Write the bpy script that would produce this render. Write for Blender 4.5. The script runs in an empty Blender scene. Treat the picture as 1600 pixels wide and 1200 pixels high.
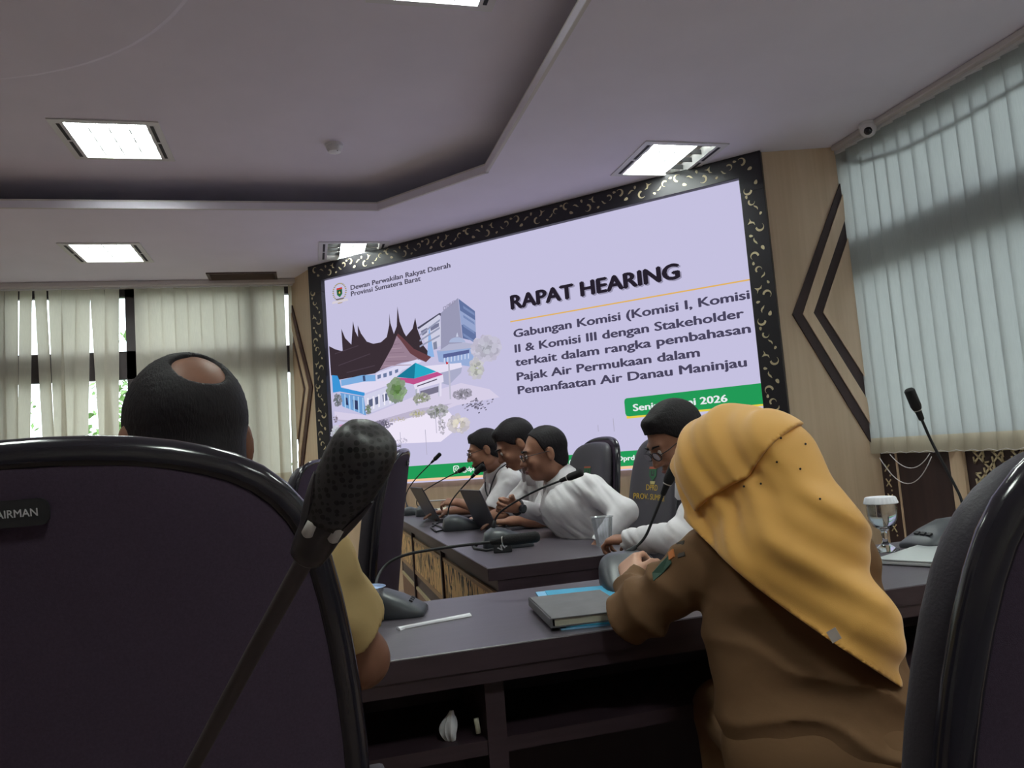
import bpy, math, random
import numpy as np
from mathutils import Vector, Matrix
from mathutils.geometry import tessellate_polygon

SC = bpy.context.scene
COL = SC.collection
PI = math.pi

# ------------------------------------------------------------------ camera, world, light, exposure
YAW, PITCH, ROLL, FOC = math.radians(15.0), math.radians(5.146), math.radians(-4.46), 1200.0
EYE = np.array([0.0, 0.0, 1.15])
FWD = np.array([math.sin(YAW) * math.cos(PITCH), math.cos(YAW) * math.cos(PITCH), math.sin(PITCH)])
_r0 = np.array([math.cos(YAW), -math.sin(YAW), 0.0])
_u0 = np.cross(_r0, FWD)
RGT = _r0 * math.cos(ROLL) + _u0 * math.sin(ROLL)
UPV = -_r0 * math.sin(ROLL) + _u0 * math.cos(ROLL)
cam = bpy.data.cameras.new('camera')
cam.sensor_width = 36.0
cam.lens = 36.0 * FOC / 1600.0
cam.clip_start = 0.02
camo = bpy.data.objects.new('camera', cam)
COL.objects.link(camo)
camo.matrix_world = Matrix(((RGT[0], UPV[0], -FWD[0], EYE[0]), (RGT[1], UPV[1], -FWD[1], EYE[1]),
                            (RGT[2], UPV[2], -FWD[2], EYE[2]), (0, 0, 0, 1)))
SC.camera = camo

world = bpy.data.worlds.new('overcast_sky')
SC.world = world
world.use_nodes = True
wn = world.node_tree
bg = wn.nodes['Background']
bg.inputs[0].default_value = (0.95, 0.98, 1.0, 1)
bg.inputs[1].default_value = 4.6

SC.view_settings.view_transform = 'Standard'
SC.view_settings.look = 'None'
SC.view_settings.exposure = 0.0
SC.view_settings.gamma = 1.0
SC.view_settings.use_curve_mapping = False
LAMP = 62.0           # radiance of the ceiling lamps
SCREEN = 1.0          # radiance scale of the display


def at(px, py, d):
    """World point seen at pixel (px, py) of the 1600x1200 frame, at distance d along the optical axis."""
    return EYE + d * (FWD + RGT * (px - 800) / FOC - UPV * (py - 600) / FOC)


def on_z(px, py, z):
    d = FWD + RGT * (px - 800) / FOC - UPV * (py - 600) / FOC
    return EYE + d * (z - EYE[2]) / d[2]


# ------------------------------------------------------------------ mesh helpers
class M:
    """Collects vertices and faces (with a material index) for one mesh."""

    def __init__(self):
        self.v, self.f, self.m = [], [], []

    def add(self, vs, fs, mi=0):
        o = len(self.v)
        self.v += [tuple(float(c) for c in p) for p in vs]
        self.f += [tuple(i + o for i in f) for f in fs]
        self.m += [mi] * len(fs)
        return self

    def box(self, c, s, rz=0.0, mi=0, mat=None):
        hx, hy, hz = s[0] / 2, s[1] / 2, s[2] / 2
        vs = []
        for x, y, z in ((-1, -1, -1), (1, -1, -1), (1, 1, -1), (-1, 1, -1), (-1, -1, 1), (1, -1, 1), (1, 1, 1), (-1, 1, 1)):
            p = Vector((x * hx, y * hy, z * hz))
            p = (mat @ p) if mat is not None else Matrix.Rotation(rz, 3, 'Z') @ p
            vs.append((p.x + c[0], p.y + c[1], p.z + c[2]))
        return self.add(vs, [(0, 3, 2, 1), (4, 5, 6, 7), (0, 1, 5, 4), (1, 2, 6, 5), (2, 3, 7, 6), (3, 0, 4, 7)], mi)

    def rings(self, rs, caps=True, mi=0, close=False):
        n = len(rs[0])
        vs = [p for r in rs for p in r]
        fs = []
        k = len(rs)
        for i in range(k if close else k - 1):
            a, b = i * n, ((i + 1) % k) * n
            for j in range(n):
                fs.append((a + j, a + (j + 1) % n, b + (j + 1) % n, b + j))
        if caps and not close:
            fs.append(tuple(range(n))[::-1])
            fs.append(tuple(range((k - 1) * n, k * n)))
        return self.add(vs, fs, mi)

    def tube(self, pts, r, n=8, mi=0, caps=True, close=False):
        pts = [Vector(p) for p in pts]
        k = len(pts)
        rr = r if hasattr(r, '__len__') else [r] * k
        rs, up = [], None
        for i, p in enumerate(pts):
            if close:
                t = pts[(i + 1) % k] - pts[i - 1]
            else:
                t = pts[min(i + 1, k - 1)] - pts[max(i - 1, 0)]
            if t.length < 1e-9:
                t = Vector((0, 0, 1))
            t.normalize()
            if up is None:
                up = Vector((0, 0, 1)) if abs(t.z) < 0.9 else Vector((1, 0, 0))
            a = t.cross(up)
            if a.length < 1e-6:
                a = t.cross(Vector((1, 0.3, 0)))
            a.normalize()
            b = a.cross(t)
            up = b
            rs.append([p + (a * math.cos(2 * PI * j / n) + b * math.sin(2 * PI * j / n)) * rr[i] for j in range(n)])
        return self.rings(rs, caps, mi, close)

    def lathe(self, prof, c=(0, 0, 0), n=24, mi=0, caps=True):
        rs = [[(c[0] + r * math.cos(2 * PI * j / n), c[1] + r * math.sin(2 * PI * j / n), c[2] + z) for j in range(n)] for r, z in prof]
        return self.rings(rs, caps, mi)

    def ball(self, c, r, n=10, mi=0):
        r = r if hasattr(r, '__len__') else (r, r, r)
        rs = []
        k = max(5, n // 2 + 1)
        for i in range(k):
            a = PI * (i + 0.02) / (k - 1 + 0.04) - PI / 2
            rs.append([(c[0] + r[0] * math.cos(a) * math.cos(2 * PI * j / n), c[1] + r[1] * math.cos(a) * math.sin(2 * PI * j / n),
                        c[2] + r[2] * math.sin(a)) for j in range(n)])
        return self.rings(rs, True, mi)

    def prism(self, poly, w0, w1, mp=None, holes=(), mi=0):
        """Extrude a 2D polygon (with holes) from w0 to w1; mp maps (x, y, w) to a point."""
        mp = mp or (lambda x, y, w: (x, y, w))
        loops = [list(poly)] + [list(h) for h in holes]
        flat = [p for lp in loops for p in lp]
        tris = tessellate_polygon([[Vector((p[0], p[1], 0)) for p in lp] for lp in loops])
        n = len(flat)
        vs = [mp(p[0], p[1], w0) for p in flat] + [mp(p[0], p[1], w1) for p in flat]
        fs = []
        for t in tris:
            a, b, c = (flat[i] for i in t)
            ar = (b[0] - a[0]) * (c[1] - a[1]) - (b[1] - a[1]) * (c[0] - a[0])
            t = tuple(t) if ar > 0 else tuple(t)[::-1]
            fs += [t[::-1], tuple(i + n for i in t)]
        o = 0
        for q, lp in enumerate(loops):
            k = len(lp)
            ar = sum(lp[i][0] * lp[(i + 1) % k][1] - lp[(i + 1) % k][0] * lp[i][1] for i in range(k))
            for i in range(k):
                a, b = o + i, o + (i + 1) % k
                f = (a, b, b + n, a + n)
                fs.append(f if (ar > 0) == (q == 0) else f[::-1])
            o += k
        return self.add(vs, fs, mi)


WM = {}


def link(o, parent=None, mw=None):
    COL.objects.link(o)
    if parent is not None:
        o.parent = parent
        WM[o.name] = WM[parent.name]
    else:
        WM[o.name] = mw if mw is not None else Matrix.Identity(4)
    return o


def tag(o, label=None, cat=None, group=None, kind=None):
    for k, v in (('label', label), ('category', cat), ('group', group), ('kind', kind)):
        if v:
            o[k] = v
    return o


def thing(name, loc=(0, 0, 0), rz=0.0, label=None, cat=None, group=None, kind=None):
    o = bpy.data.objects.new(name, None)
    o.empty_display_size = 0.05
    o.location = tuple(float(c) for c in loc)
    o.rotation_euler = (0, 0, rz)
    link(o, None, Matrix.Translation(Vector(o.location)) @ Matrix.Rotation(rz, 4, 'Z'))
    return tag(o, label, cat, group, kind)


def obj(name, m, mats, parent=None, smooth=False, local=False, label=None, cat=None, group=None, kind=None, angle=None, bevel=0.0, segs=2, origin=None):
    """Link mesh data m as ONE object. Coordinates are world ones unless local=True."""
    me = bpy.data.meshes.new(name)
    vs = m.v
    if parent is not None and not local:
        inv = np.array(WM[parent.name].inverted())
        A = np.array(vs)
        vs = (A @ inv[:3, :3].T + inv[:3, 3]).tolist()
    if parent is None and not local and len(vs):
        A = np.array(vs)
        base = np.array(origin) if origin is not None else np.array([(A[:, 0].min() + A[:, 0].max()) / 2, (A[:, 1].min() + A[:, 1].max()) / 2, A[:, 2].min()])
        vs = (A - base).tolist()
    me.from_pydata(vs, [], m.f)
    mats = mats if isinstance(mats, (list, tuple)) else [mats]
    for k in mats:
        me.materials.append(k)
    if len(mats) > 1:
        me.polygons.foreach_set('material_index', m.m)
    if smooth:
        me.polygons.foreach_set('use_smooth', [True] * len(me.polygons))
    me.update()
    o = bpy.data.objects.new(name, me)
    if parent is None and not local and len(vs):
        o.location = base.tolist()
        link(o, None, Matrix.Translation(Vector(base.tolist())))
    else:
        link(o, parent)
    if bevel > 0:
        b = o.modifiers.new('bevel', 'BEVEL')
        b.width = bevel
        b.segments = segs
        b.limit_method = 'ANGLE'
        b.angle_limit = math.radians(40)
        b.harden_normals = False
    if smooth and angle is not None:
        try:
            me.set_sharp_from_angle(angle=math.radians(angle))
        except Exception:
            pass
    return tag(o, label, cat, group, kind)


def dup(root, loc=None, rz=None, label=None, group=None):
    """A copy of a thing with copies of its parts and sub-parts (mesh data shared)."""
    r = root.copy()
    COL.objects.link(r)
    if loc is not None:
        r.location = tuple(float(c) for c in loc)
    if rz is not None:
        r.rotation_euler = (0, 0, rz)
    WM[r.name] = Matrix.Translation(Vector(r.location)) @ Matrix.Rotation(r.rotation_euler[2], 4, 'Z')
    if label:
        r['label'] = label
    if group:
        r['group'] = group

    def kids(src, dst):
        for ch in list(src.children):
            c = ch.copy()
            COL.objects.link(c)
            c.parent = dst
            kids(ch, c)
    kids(root, r)
    return r


# ------------------------------------------------------------------ materials
def lin(c):
    c = c / 255.0
    return c / 12.92 if c <= 0.04045 else ((c + 0.055) / 1.055) ** 2.4


def rgb(c):
    return (lin(c[0]), lin(c[1]), lin(c[2]), 1.0)


def mat(name, col, rough=0.6, metal=0.0, spec=0.5, vary=0.0, vscale=8.0, vstretch=(1, 1, 1), bump=0.0, bscale=200.0, bstretch=(1, 1, 1), coat=0.0, sheen=0.0):
    m = bpy.data.materials.new(name)
    m.use_nodes = True
    nt = m.node_tree
    b = nt.nodes['Principled BSDF']
    b.inputs['Base Color'].default_value = rgb(col)
    b.inputs['Roughness'].default_value = rough
    b.inputs['Metallic'].default_value = metal
    b.inputs['Specular IOR Level'].default_value = spec
    b.inputs['Coat Weight'].default_value = coat
    b.inputs['Sheen Weight'].default_value = sheen
    tc = nt.nodes.new('ShaderNodeTexCoord')
    if vary > 0:
        mp = nt.nodes.new('ShaderNodeMapping')
        mp.inputs['Scale'].default_value = vstretch
        nz = nt.nodes.new('ShaderNodeTexNoise')
        nz.inputs['Scale'].default_value = vscale
        nz.inputs['Detail'].default_value = 4.6
        rp = nt.nodes.new('ShaderNodeValToRGB')
        c = rgb(col)
        rp.color_ramp.elements[0].position = 0.3
        rp.color_ramp.elements[1].position = 0.7
        rp.color_ramp.elements[0].color = tuple(x * (1 - vary) for x in c[:3]) + (1,)
        rp.color_ramp.elements[1].color = tuple(min(1, x * (1 + vary)) for x in c[:3]) + (1,)
        nt.links.new(tc.outputs['Object'], mp.inputs[0])
        nt.links.new(mp.outputs[0], nz.inputs['Vector'])
        nt.links.new(nz.outputs[0], rp.inputs[0])
        nt.links.new(rp.outputs[0], b.inputs['Base Color'])
    if bump > 0:
        mp2 = nt.nodes.new('ShaderNodeMapping')
        mp2.inputs['Scale'].default_value = bstretch
        n2 = nt.nodes.new('ShaderNodeTexNoise')
        n2.inputs['Scale'].default_value = bscale
        n2.inputs['Detail'].default_value = 3.0
        bp = nt.nodes.new('ShaderNodeBump')
        bp.inputs['Strength'].default_value = bump
        bp.inputs['Distance'].default_value = 0.002
        nt.links.new(tc.outputs['Object'], mp2.inputs[0])
        nt.links.new(mp2.outputs[0], n2.inputs['Vector'])
        nt.links.new(n2.outputs[0], bp.inputs['Height'])
        nt.links.new(bp.outputs[0], b.inputs['Normal'])
    return m


def emat(name, col, strength=1.0):
    m = bpy.data.materials.new(name)
    m.use_nodes = True
    nt = m.node_tree
    nt.nodes.clear()
    e = nt.nodes.new('ShaderNodeEmission')
    e.inputs[0].default_value = rgb(col)
    e.inputs[1].default_value = strength
    o = nt.nodes.new('ShaderNodeOutputMaterial')
    nt.links.new(e.outputs[0], o.inputs[0])
    return m


def clear_mat(name, tint=(255, 255, 255), gloss=0.12, rough=0.02, opac=0.0, body=(200, 205, 210)):
    """Thin clear sheet: mostly see-through, fresnel reflections, and a little of its own body."""
    m = bpy.data.materials.new(name)
    m.use_nodes = True
    nt = m.node_tree
    nt.nodes.clear()
    t = nt.nodes.new('ShaderNodeBsdfTransparent')
    t.inputs[0].default_value = rgb(tint)
    g = nt.nodes.new('ShaderNodeBsdfGlossy')
    g.inputs['Roughness'].default_value = rough
    lw = nt.nodes.new('ShaderNodeLayerWeight')
    lw.inputs[0].default_value = 0.35
    mm = nt.nodes.new('ShaderNodeMath')
    mm.operation = 'MULTIPLY_ADD'
    mm.inputs[1].default_value = 0.7
    mm.inputs[2].default_value = gloss * 0.4
    mx = nt.nodes.new('ShaderNodeMixShader')
    nt.links.new(lw.outputs['Fresnel'], mm.inputs[0])
    nt.links.new(mm.outputs[0], mx.inputs[0])
    nt.links.new(t.outputs[0], mx.inputs[1])
    nt.links.new(g.outputs[0], mx.inputs[2])
    last = mx
    if opac > 0:
        d = nt.nodes.new('ShaderNodeBsdfDiffuse')
        d.inputs[0].default_value = rgb(body)
        m2 = nt.nodes.new('ShaderNodeMixShader')
        m2.inputs[0].default_value = opac
        nt.links.new(mx.outputs[0], m2.inputs[1])
        nt.links.new(d.outputs[0], m2.inputs[2])
        last = m2
    o = nt.nodes.new('ShaderNodeOutputMaterial')
    nt.links.new(last.outputs[0], o.inputs[0])
    return m


def glass_mat(name, col=(245, 248, 252), ior=1.45):
    m = bpy.data.materials.new(name)
    m.use_nodes = True
    b = m.node_tree.nodes['Principled BSDF']
    b.inputs['Base Color'].default_value = rgb(col)
    b.inputs['Roughness'].default_value = 0.0
    b.inputs['IOR'].default_value = ior
    b.inputs['Transmission Weight'].default_value = 1.0
    return m


def blind_mat(name, col, trans):
    m = bpy.data.materials.new(name)
    m.use_nodes = True
    nt = m.node_tree
    nt.nodes.clear()
    d = nt.nodes.new('ShaderNodeBsdfDiffuse')
    d.inputs[0].default_value = rgb(col)
    t = nt.nodes.new('ShaderNodeBsdfTranslucent')
    tc = nt.nodes.new('ShaderNodeTexCoord')
    mp = nt.nodes.new('ShaderNodeMapping')
    mp.inputs['Scale'].default_value = (260, 260, 14)
    nz = nt.nodes.new('ShaderNodeTexNoise')
    nz.inputs['Scale'].default_value = 1.0
    rp = nt.nodes.new('ShaderNodeValToRGB')
    c = rgb(trans)
    rp.color_ramp.elements[0].position = 0.3
    rp.color_ramp.elements[1].position = 0.7
    rp.color_ramp.elements[0].color = tuple(x * 0.9 for x in c[:3]) + (1,)
    rp.color_ramp.elements[1].color = tuple(min(1, x * 1.06) for x in c[:3]) + (1,)
    nt.links.new(tc.outputs['Object'], mp.inputs[0])
    nt.links.new(mp.outputs[0], nz.inputs['Vector'])
    nt.links.new(nz.outputs[0], rp.inputs[0])
    nt.links.new(rp.outputs[0], t.inputs[0])
    mx = nt.nodes.new('ShaderNodeMixShader')
    mx.inputs[0].default_value = 0.45
    nt.links.new(d.outputs[0], mx.inputs[1])
    nt.links.new(t.outputs[0], mx.inputs[2])
    o = nt.nodes.new('ShaderNodeOutputMaterial')
    nt.links.new(mx.outputs[0], o.inputs[0])
    return m


def wood_mat(name, c1, c2, scale=1.0, rough=0.45):
    """Straight vertical grain."""
    m = bpy.data.materials.new(name)
    m.use_nodes = True
    nt = m.node_tree
    b = nt.nodes['Principled BSDF']
    b.inputs['Roughness'].default_value = rough
    tc = nt.nodes.new('ShaderNodeTexCoord')
    mp = nt.nodes.new('ShaderNodeMapping')
    mp.inputs['Scale'].default_value = (20 * scale, 20 * scale, 0.7 * scale)
    nz = nt.nodes.new('ShaderNodeTexNoise')
    nz.inputs['Scale'].default_value = 1.0
    nz.inputs['Detail'].default_value = 4.6
    nz.inputs['Distortion'].default_value = 0.4
    rp = nt.nodes.new('ShaderNodeValToRGB')
    rp.color_ramp.elements[0].position = 0.32
    rp.color_ramp.elements[1].position = 0.68
    rp.color_ramp.elements[0].color = rgb(c1)
    rp.color_ramp.elements[1].color = rgb(c2)
    nt.links.new(tc.outputs['Object'], mp.inputs[0])
    nt.links.new(mp.outputs[0], nz.inputs['Vector'])
    nt.links.new(nz.outputs[0], rp.inputs[0])
    nt.links.new(rp.outputs[0], b.inputs['Base Color'])
    return m


def fret_mat(name, light, dark, scale):
    """Carved fretwork: leafy openings, taller than wide, cut through a light board."""
    m = bpy.data.materials.new(name)
    m.use_nodes = True
    nt = m.node_tree
    b = nt.nodes['Principled BSDF']
    b.inputs['Roughness'].default_value = 0.55
    tc = nt.nodes.new('ShaderNodeTexCoord')
    mp = nt.nodes.new('ShaderNodeMapping')
    mp.inputs['Scale'].default_value = scale
    nz = nt.nodes.new('ShaderNodeTexNoise')
    nz.inputs['Scale'].default_value = 1.0
    nz.inputs['Detail'].default_value = 1.0
    nz.inputs['Distortion'].default_value = 1.1
    mw = nt.nodes.new('ShaderNodeMath')
    mw.operation = 'GREATER_THAN'
    mw.inputs[1].default_value = 0.56
    mx = nt.nodes.new('ShaderNodeMix')
    mx.data_type = 'RGBA'
    mx.inputs[6].default_value = rgb(light)
    mx.inputs[7].default_value = rgb(dark)
    bp = nt.nodes.new('ShaderNodeBump')
    bp.invert = True
    bp.inputs['Strength'].default_value = 0.8
    bp.inputs['Distance'].default_value = 0.004
    nt.links.new(tc.outputs['Object'], mp.inputs[0])
    nt.links.new(mp.outputs[0], nz.inputs['Vector'])
    nt.links.new(nz.outputs[0], mw.inputs[0])
    nt.links.new(mw.outputs[0], mx.inputs[0])
    nt.links.new(mx.outputs[2], b.inputs['Base Color'])
    nt.links.new(mw.outputs[0], bp.inputs['Height'])
    nt.links.new(bp.outputs[0], b.inputs['Normal'])
    return m


K = {
    'ceiling': mat('ceiling_paint', (226, 220, 234), 0.85, vary=0.02, vscale=3),
    'lip': mat('ceiling_lip_paint', (206, 200, 200), 0.7),
    'wall': mat('wall_paint', (222, 216, 208), 0.8, vary=0.03),
    'floor': mat('floor_carpet', (146, 126, 114), 0.95, vary=0.25, vscale=30, bump=0.4, bscale=300),
    'wood': wood_mat('light_oak_veneer', (200, 175, 146), (212, 188, 160)),
    'dark': wood_mat('dark_walnut', (46, 32, 34), (60, 42, 42), 0.8, 0.6),
    'choc': wood_mat('chocolate_moulding', (70, 48, 46), (86, 60, 56), 0.8, 0.5),
    'black': mat('black_lacquer', (30, 28, 34), 0.4, vary=0.1, vscale=5),
    'gold': mat('pale_gold_inlay', (196, 182, 146), 0.45),
    'top': mat('table_top_laminate', (78, 71, 80), 0.36, spec=0.6, vary=0.1, vscale=4, vstretch=(2, 14, 2), bump=0.12, bscale=500),
    'side': mat('table_side_laminate', (58, 44, 52), 0.45, vary=0.15, vscale=4, vstretch=(2, 2, 20)),
    'inside': mat('table_inside_laminate', (54, 44, 54), 0.7),
    'alu': mat('white_metal', (214, 212, 214), 0.4),
    'slot': mat('dark_air_slot', (38, 34, 40), 0.7),
    'lamp': emat('lamp_tubes', (244, 255, 246), LAMP),
    'louvre': mat('grey_louvre', (92, 92, 95), 0.5),
    'lampoff': mat('unlit_lamp_cell', (150, 140, 130), 0.5),
    'frame': mat('window_frame_bronze', (58, 50, 54), 0.45),
    'pane': clear_mat('window_glass', (245, 250, 252), 0.06),
    'blindL': blind_mat('blind_warm_daylight', (190, 184, 174), (232, 226, 208)),  # warmer, brighter window light is put into this fabric tint
    'blindR': blind_mat('blind_cool_daylight', (174, 178, 178), (180, 184, 181)),  # same kind of blind, with cooler, dimmer skylight put into the tint
    'hem': blind_mat('blind_hem_fabric', (206, 196, 176), (170, 160, 138)),
    'white': mat('white_plastic', (222, 220, 224), 0.4),
    'fabric': mat('chair_fabric', (66, 54, 70), 0.9, spec=0.25, vary=0.10, vscale=420, bump=0.35, bscale=1500),
    'leather': mat('chair_cushion_leatherette', (62, 58, 66), 0.5, spec=0.4, bump=0.25, bscale=300),
    'gloss': mat('glossy_black_plastic', (34, 32, 40), 0.16, spec=0.6),
    'chrome': mat('chrome', (200, 200, 205), 0.15, metal=1.0),
    'rubber': mat('matte_black', (34, 33, 37), 0.65),
    'micgrey': mat('microphone_grey_plastic', (60, 63, 69), 0.42, vary=0.08),
    'foam': mat('foam_black', (26, 25, 28), 0.9, bump=0.8, bscale=500),
    'silver': mat('silver_aluminium', (214, 218, 220), 0.3, metal=0.4),
    'led': mat('clear_led_window', (190, 184, 180), 0.3),
}

# ------------------------------------------------------------------ room shell
ZC, ZU = 3.13, 3.35
LIGHTS = [(-1.59, 7.10, ZC), (0.475, 7.10, ZC), (2.55, 4.79, ZC), (-1.11, 5.24, ZU), (0.675, 3.20, ZU),
          (-1.11, 1.20, ZU), (2.55, 1.60, ZC), (-2.9, 3.2, ZU),  # from this row on: unseen lights, added to brighten the room
          (0.675, -0.85, ZU), (2.55, -0.6, ZC)]
RECESS = [(-3.4, -1.2), (1.29, -1.2), (1.29, 5.09), (0.605, 5.92), (-3.4, 5.92)]


def sq(cx, cy, w, d):
    return [(cx - w / 2, cy - d / 2), (cx + w / 2, cy - d / 2), (cx + w / 2, cy + d / 2), (cx - w / 2, cy + d / 2)]


m = M().prism([(-4.4, -2.7), (3.95, -2.7), (3.95, 8.5), (-4.4, 8.5)], -0.12, 0.0)
obj('floor', m, K['floor'], kind='structure')
m = M().prism([(-4.4, -2.7), (3.95, -2.7), (3.95, 8.5), (-4.4, 8.5)], ZC, ZC + 0.05,
              holes=[RECESS] + [sq(x, y, 0.56, 0.56) for x, y, z in LIGHTS if z == ZC])
obj('ceiling', m, K['ceiling'], kind='structure')
m = M().prism([(-4.4, -2.7), (3.95, -2.7), (3.95, 8.5), (-4.4, 8.5)], ZU, ZU + 0.05,
              holes=[sq(x, y, 0.56, 0.56) for x, y, z in LIGHTS if z == ZU])
obj('ceiling_recess', m, K['ceiling'], kind='structure')
m = M().lathe([(1.68, 0.0), (1.70, 0.005), (1.70, 0.012)], (-1.95, 2.82, ZU - 0.012), 64)
obj('ceiling_medallion', m, K['ceiling'], kind='structure')
m = M()
for a, b in zip(RECESS, RECESS[1:] + RECESS[:1]):
    a, b = Vector(a), Vector(b)
    t = (b - a).normalized()
    n = Vector((t.y, -t.x))
    c = (a + b) / 2 + n * 0.012
    m.box((c.x, c.y, ZC + 0.03), ((b - a).length + 0.03, 0.02, 0.066), math.atan2(t.y, t.x))
obj('ceiling_trim', m, K['lip'], kind='structure')

# walls: back and right walls hold the long windows
m = M().prism([(-4.4, 0), (0.3, 0), (0.3, ZU + 0.05), (-4.4, ZU + 0.05)], 8.28, 8.45, lambda x, z, w: (x, w, z),
              holes=[[(-4.0, 1.0), (0.02, 1.0), (0.02, 3.09), (-4.0, 3.09)]])
obj('wall_back', m, K['wall'], kind='structure')
m = M().prism([(-2.7, 0), (8.45, 0), (8.45, ZU + 0.05), (-2.7, ZU + 0.05)], 3.79, 3.95, lambda y, z, w: (w, y, z),
              holes=[[(0.9, 1.0), (4.6, 1.0), (4.6, 3.06), (0.9, 3.06)]])
obj('wall_right', m, K['wall'], kind='structure')
obj('wall_left', M().box((-4.35, 2.9, 1.7), (0.1, 11.2, 3.4)), K['wall'], kind='structure')
obj('wall_front', M().box((-0.2, -2.65, 1.7), (8.3, 0.1, 3.4)), K['wall'], kind='structure')


def wallseg(a, b, th, z0, z1):
    a, b = Vector(a), Vector(b)
    t = (b - a).normalized()
    n = Vector((-t.y, t.x))
    return M().prism([a[:], b[:], (b + n * th)[:], (a + n * th)[:]], z0, z1)


C0, CF = 7.80, 7.80                       # the display stands on the plane x + y = C0
obj('wall_screen', wallseg((0.08, 7.80), (3.27, 4.61), 0.08, 0, ZC), K['wood'], kind='structure')
WA, WB = (3.187, 4.613), (3.76, 4.474)
VA, VB = (-0.115, 8.24), (0.1, 7.69)
obj('wall_wing_right', wallseg(WA, WB, 0.04, 0, ZC), K['wood'], kind='structure')
obj('wall_wing_left', wallseg(VA, VB, 0.04, 0, ZC), K['wood'], kind='structure')
m = M()
q = Vector((1.0, -1.0)).normalized()
for s in (0.75, 1.95, 3.1):
    p = Vector((0.219, 7.581)) + q * s
    m.box((p.x - 0.002, p.y - 0.002, 0.47), (0.012, 0.004, 0.94), -PI / 4)
obj('trim_1', m, K['dark'], kind='structure')

# chevron mouldings on both wings: (along the wing, height)
def wing_map(a, b):
    a, b = Vector(a), Vector(b)
    t = (b - a).normalized()
    n = Vector((t.y, -t.x))
    return lambda s, z, w: (a.x + t.x * s + n.x * w, a.y + t.y * s + n.y * w, z)


wr, wl = wing_map(WA, WB), wing_map(VA, VB)
outer = [(0.53, 2.861), (0.092, 1.955), (0.534, 1.026), (0.544, 1.144), (0.161, 1.952), (0.537, 2.783)]
inner = [(0.53, 2.596), (0.234, 1.954), (0.533, 1.334), (0.549, 1.462), (0.302, 1.953), (0.536, 2.461)]
mids = [(0.537, 2.783), (0.161, 1.952), (0.544, 1.144), (0.533, 1.334), (0.234, 1.954), (0.53, 2.596)]
core = [(0.536, 2.461), (0.302, 1.953), (0.549, 1.462)]
k = 2
for mp, fl in ((wr, False), (wl, True)):
    for poly, w, mt in ((outer, 0.014, K['dark'] if not fl else K['choc']), (inner, 0.014, K['dark'] if not fl else K['choc']),
                        (mids, 0.024, K['wood']), (core, 0.024, K['wood'])):
        p = [((0.575 - s) if fl else s, z) for s, z in poly]
        obj('trim_%d' % k, M().prism(p, 0.0005, w, mp), mt, kind='structure')
        k += 1

# windows
def bars(axis, lo, hi, z0, z1, mull, w, d0, d1):
    m = M()
    f = (lambda a0, a1, b0, b1: m.box(((a0 + a1) / 2, (d0 + d1) / 2, (b0 + b1) / 2), (a1 - a0, d1 - d0, b1 - b0))) if axis == 'x' else \
        (lambda a0, a1, b0, b1: m.box(((d0 + d1) / 2, (a0 + a1) / 2, (b0 + b1) / 2), (d1 - d0, a1 - a0, b1 - b0)))
    for c in mull:
        f(c - w / 2, c + w / 2, z0, z1)
    for b0, b1 in ((z0, z0 + 0.06), (2.18, 2.46), (z1 - 0.08, z1)):
        f(lo, hi, b0, b1)
    return m


t = thing('window_1', (-2, 8.3, 1.0), kind='structure')
obj('frame', bars('x', -4.0, 0.02, 1.0, 3.09, (-3.93, -2.8, -1.66, -0.52, -0.02), 0.12, 8.31, 8.38), K['frame'], t)
obj('pane', M().box((-1.99, 8.345, 2.045), (4.0, 0.006, 2.05)), K['pane'], t)
obj('sill', M().box((-1.99, 8.22, 0.985), (4.05, 0.14, 0.03)), K['alu'], t)
t = thing('window_2', (3.8, 2.7, 1.0), kind='structure')
obj('frame', bars('y', 0.9, 4.6, 1.0, 3.06, (0.96, 2.5, 4.54), 0.10, 3.80, 3.87), K['frame'], t)
obj('pane', M().box((3.835, 2.75, 2.03), (0.006, 3.66, 2.02)), K['pane'], t)

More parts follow.
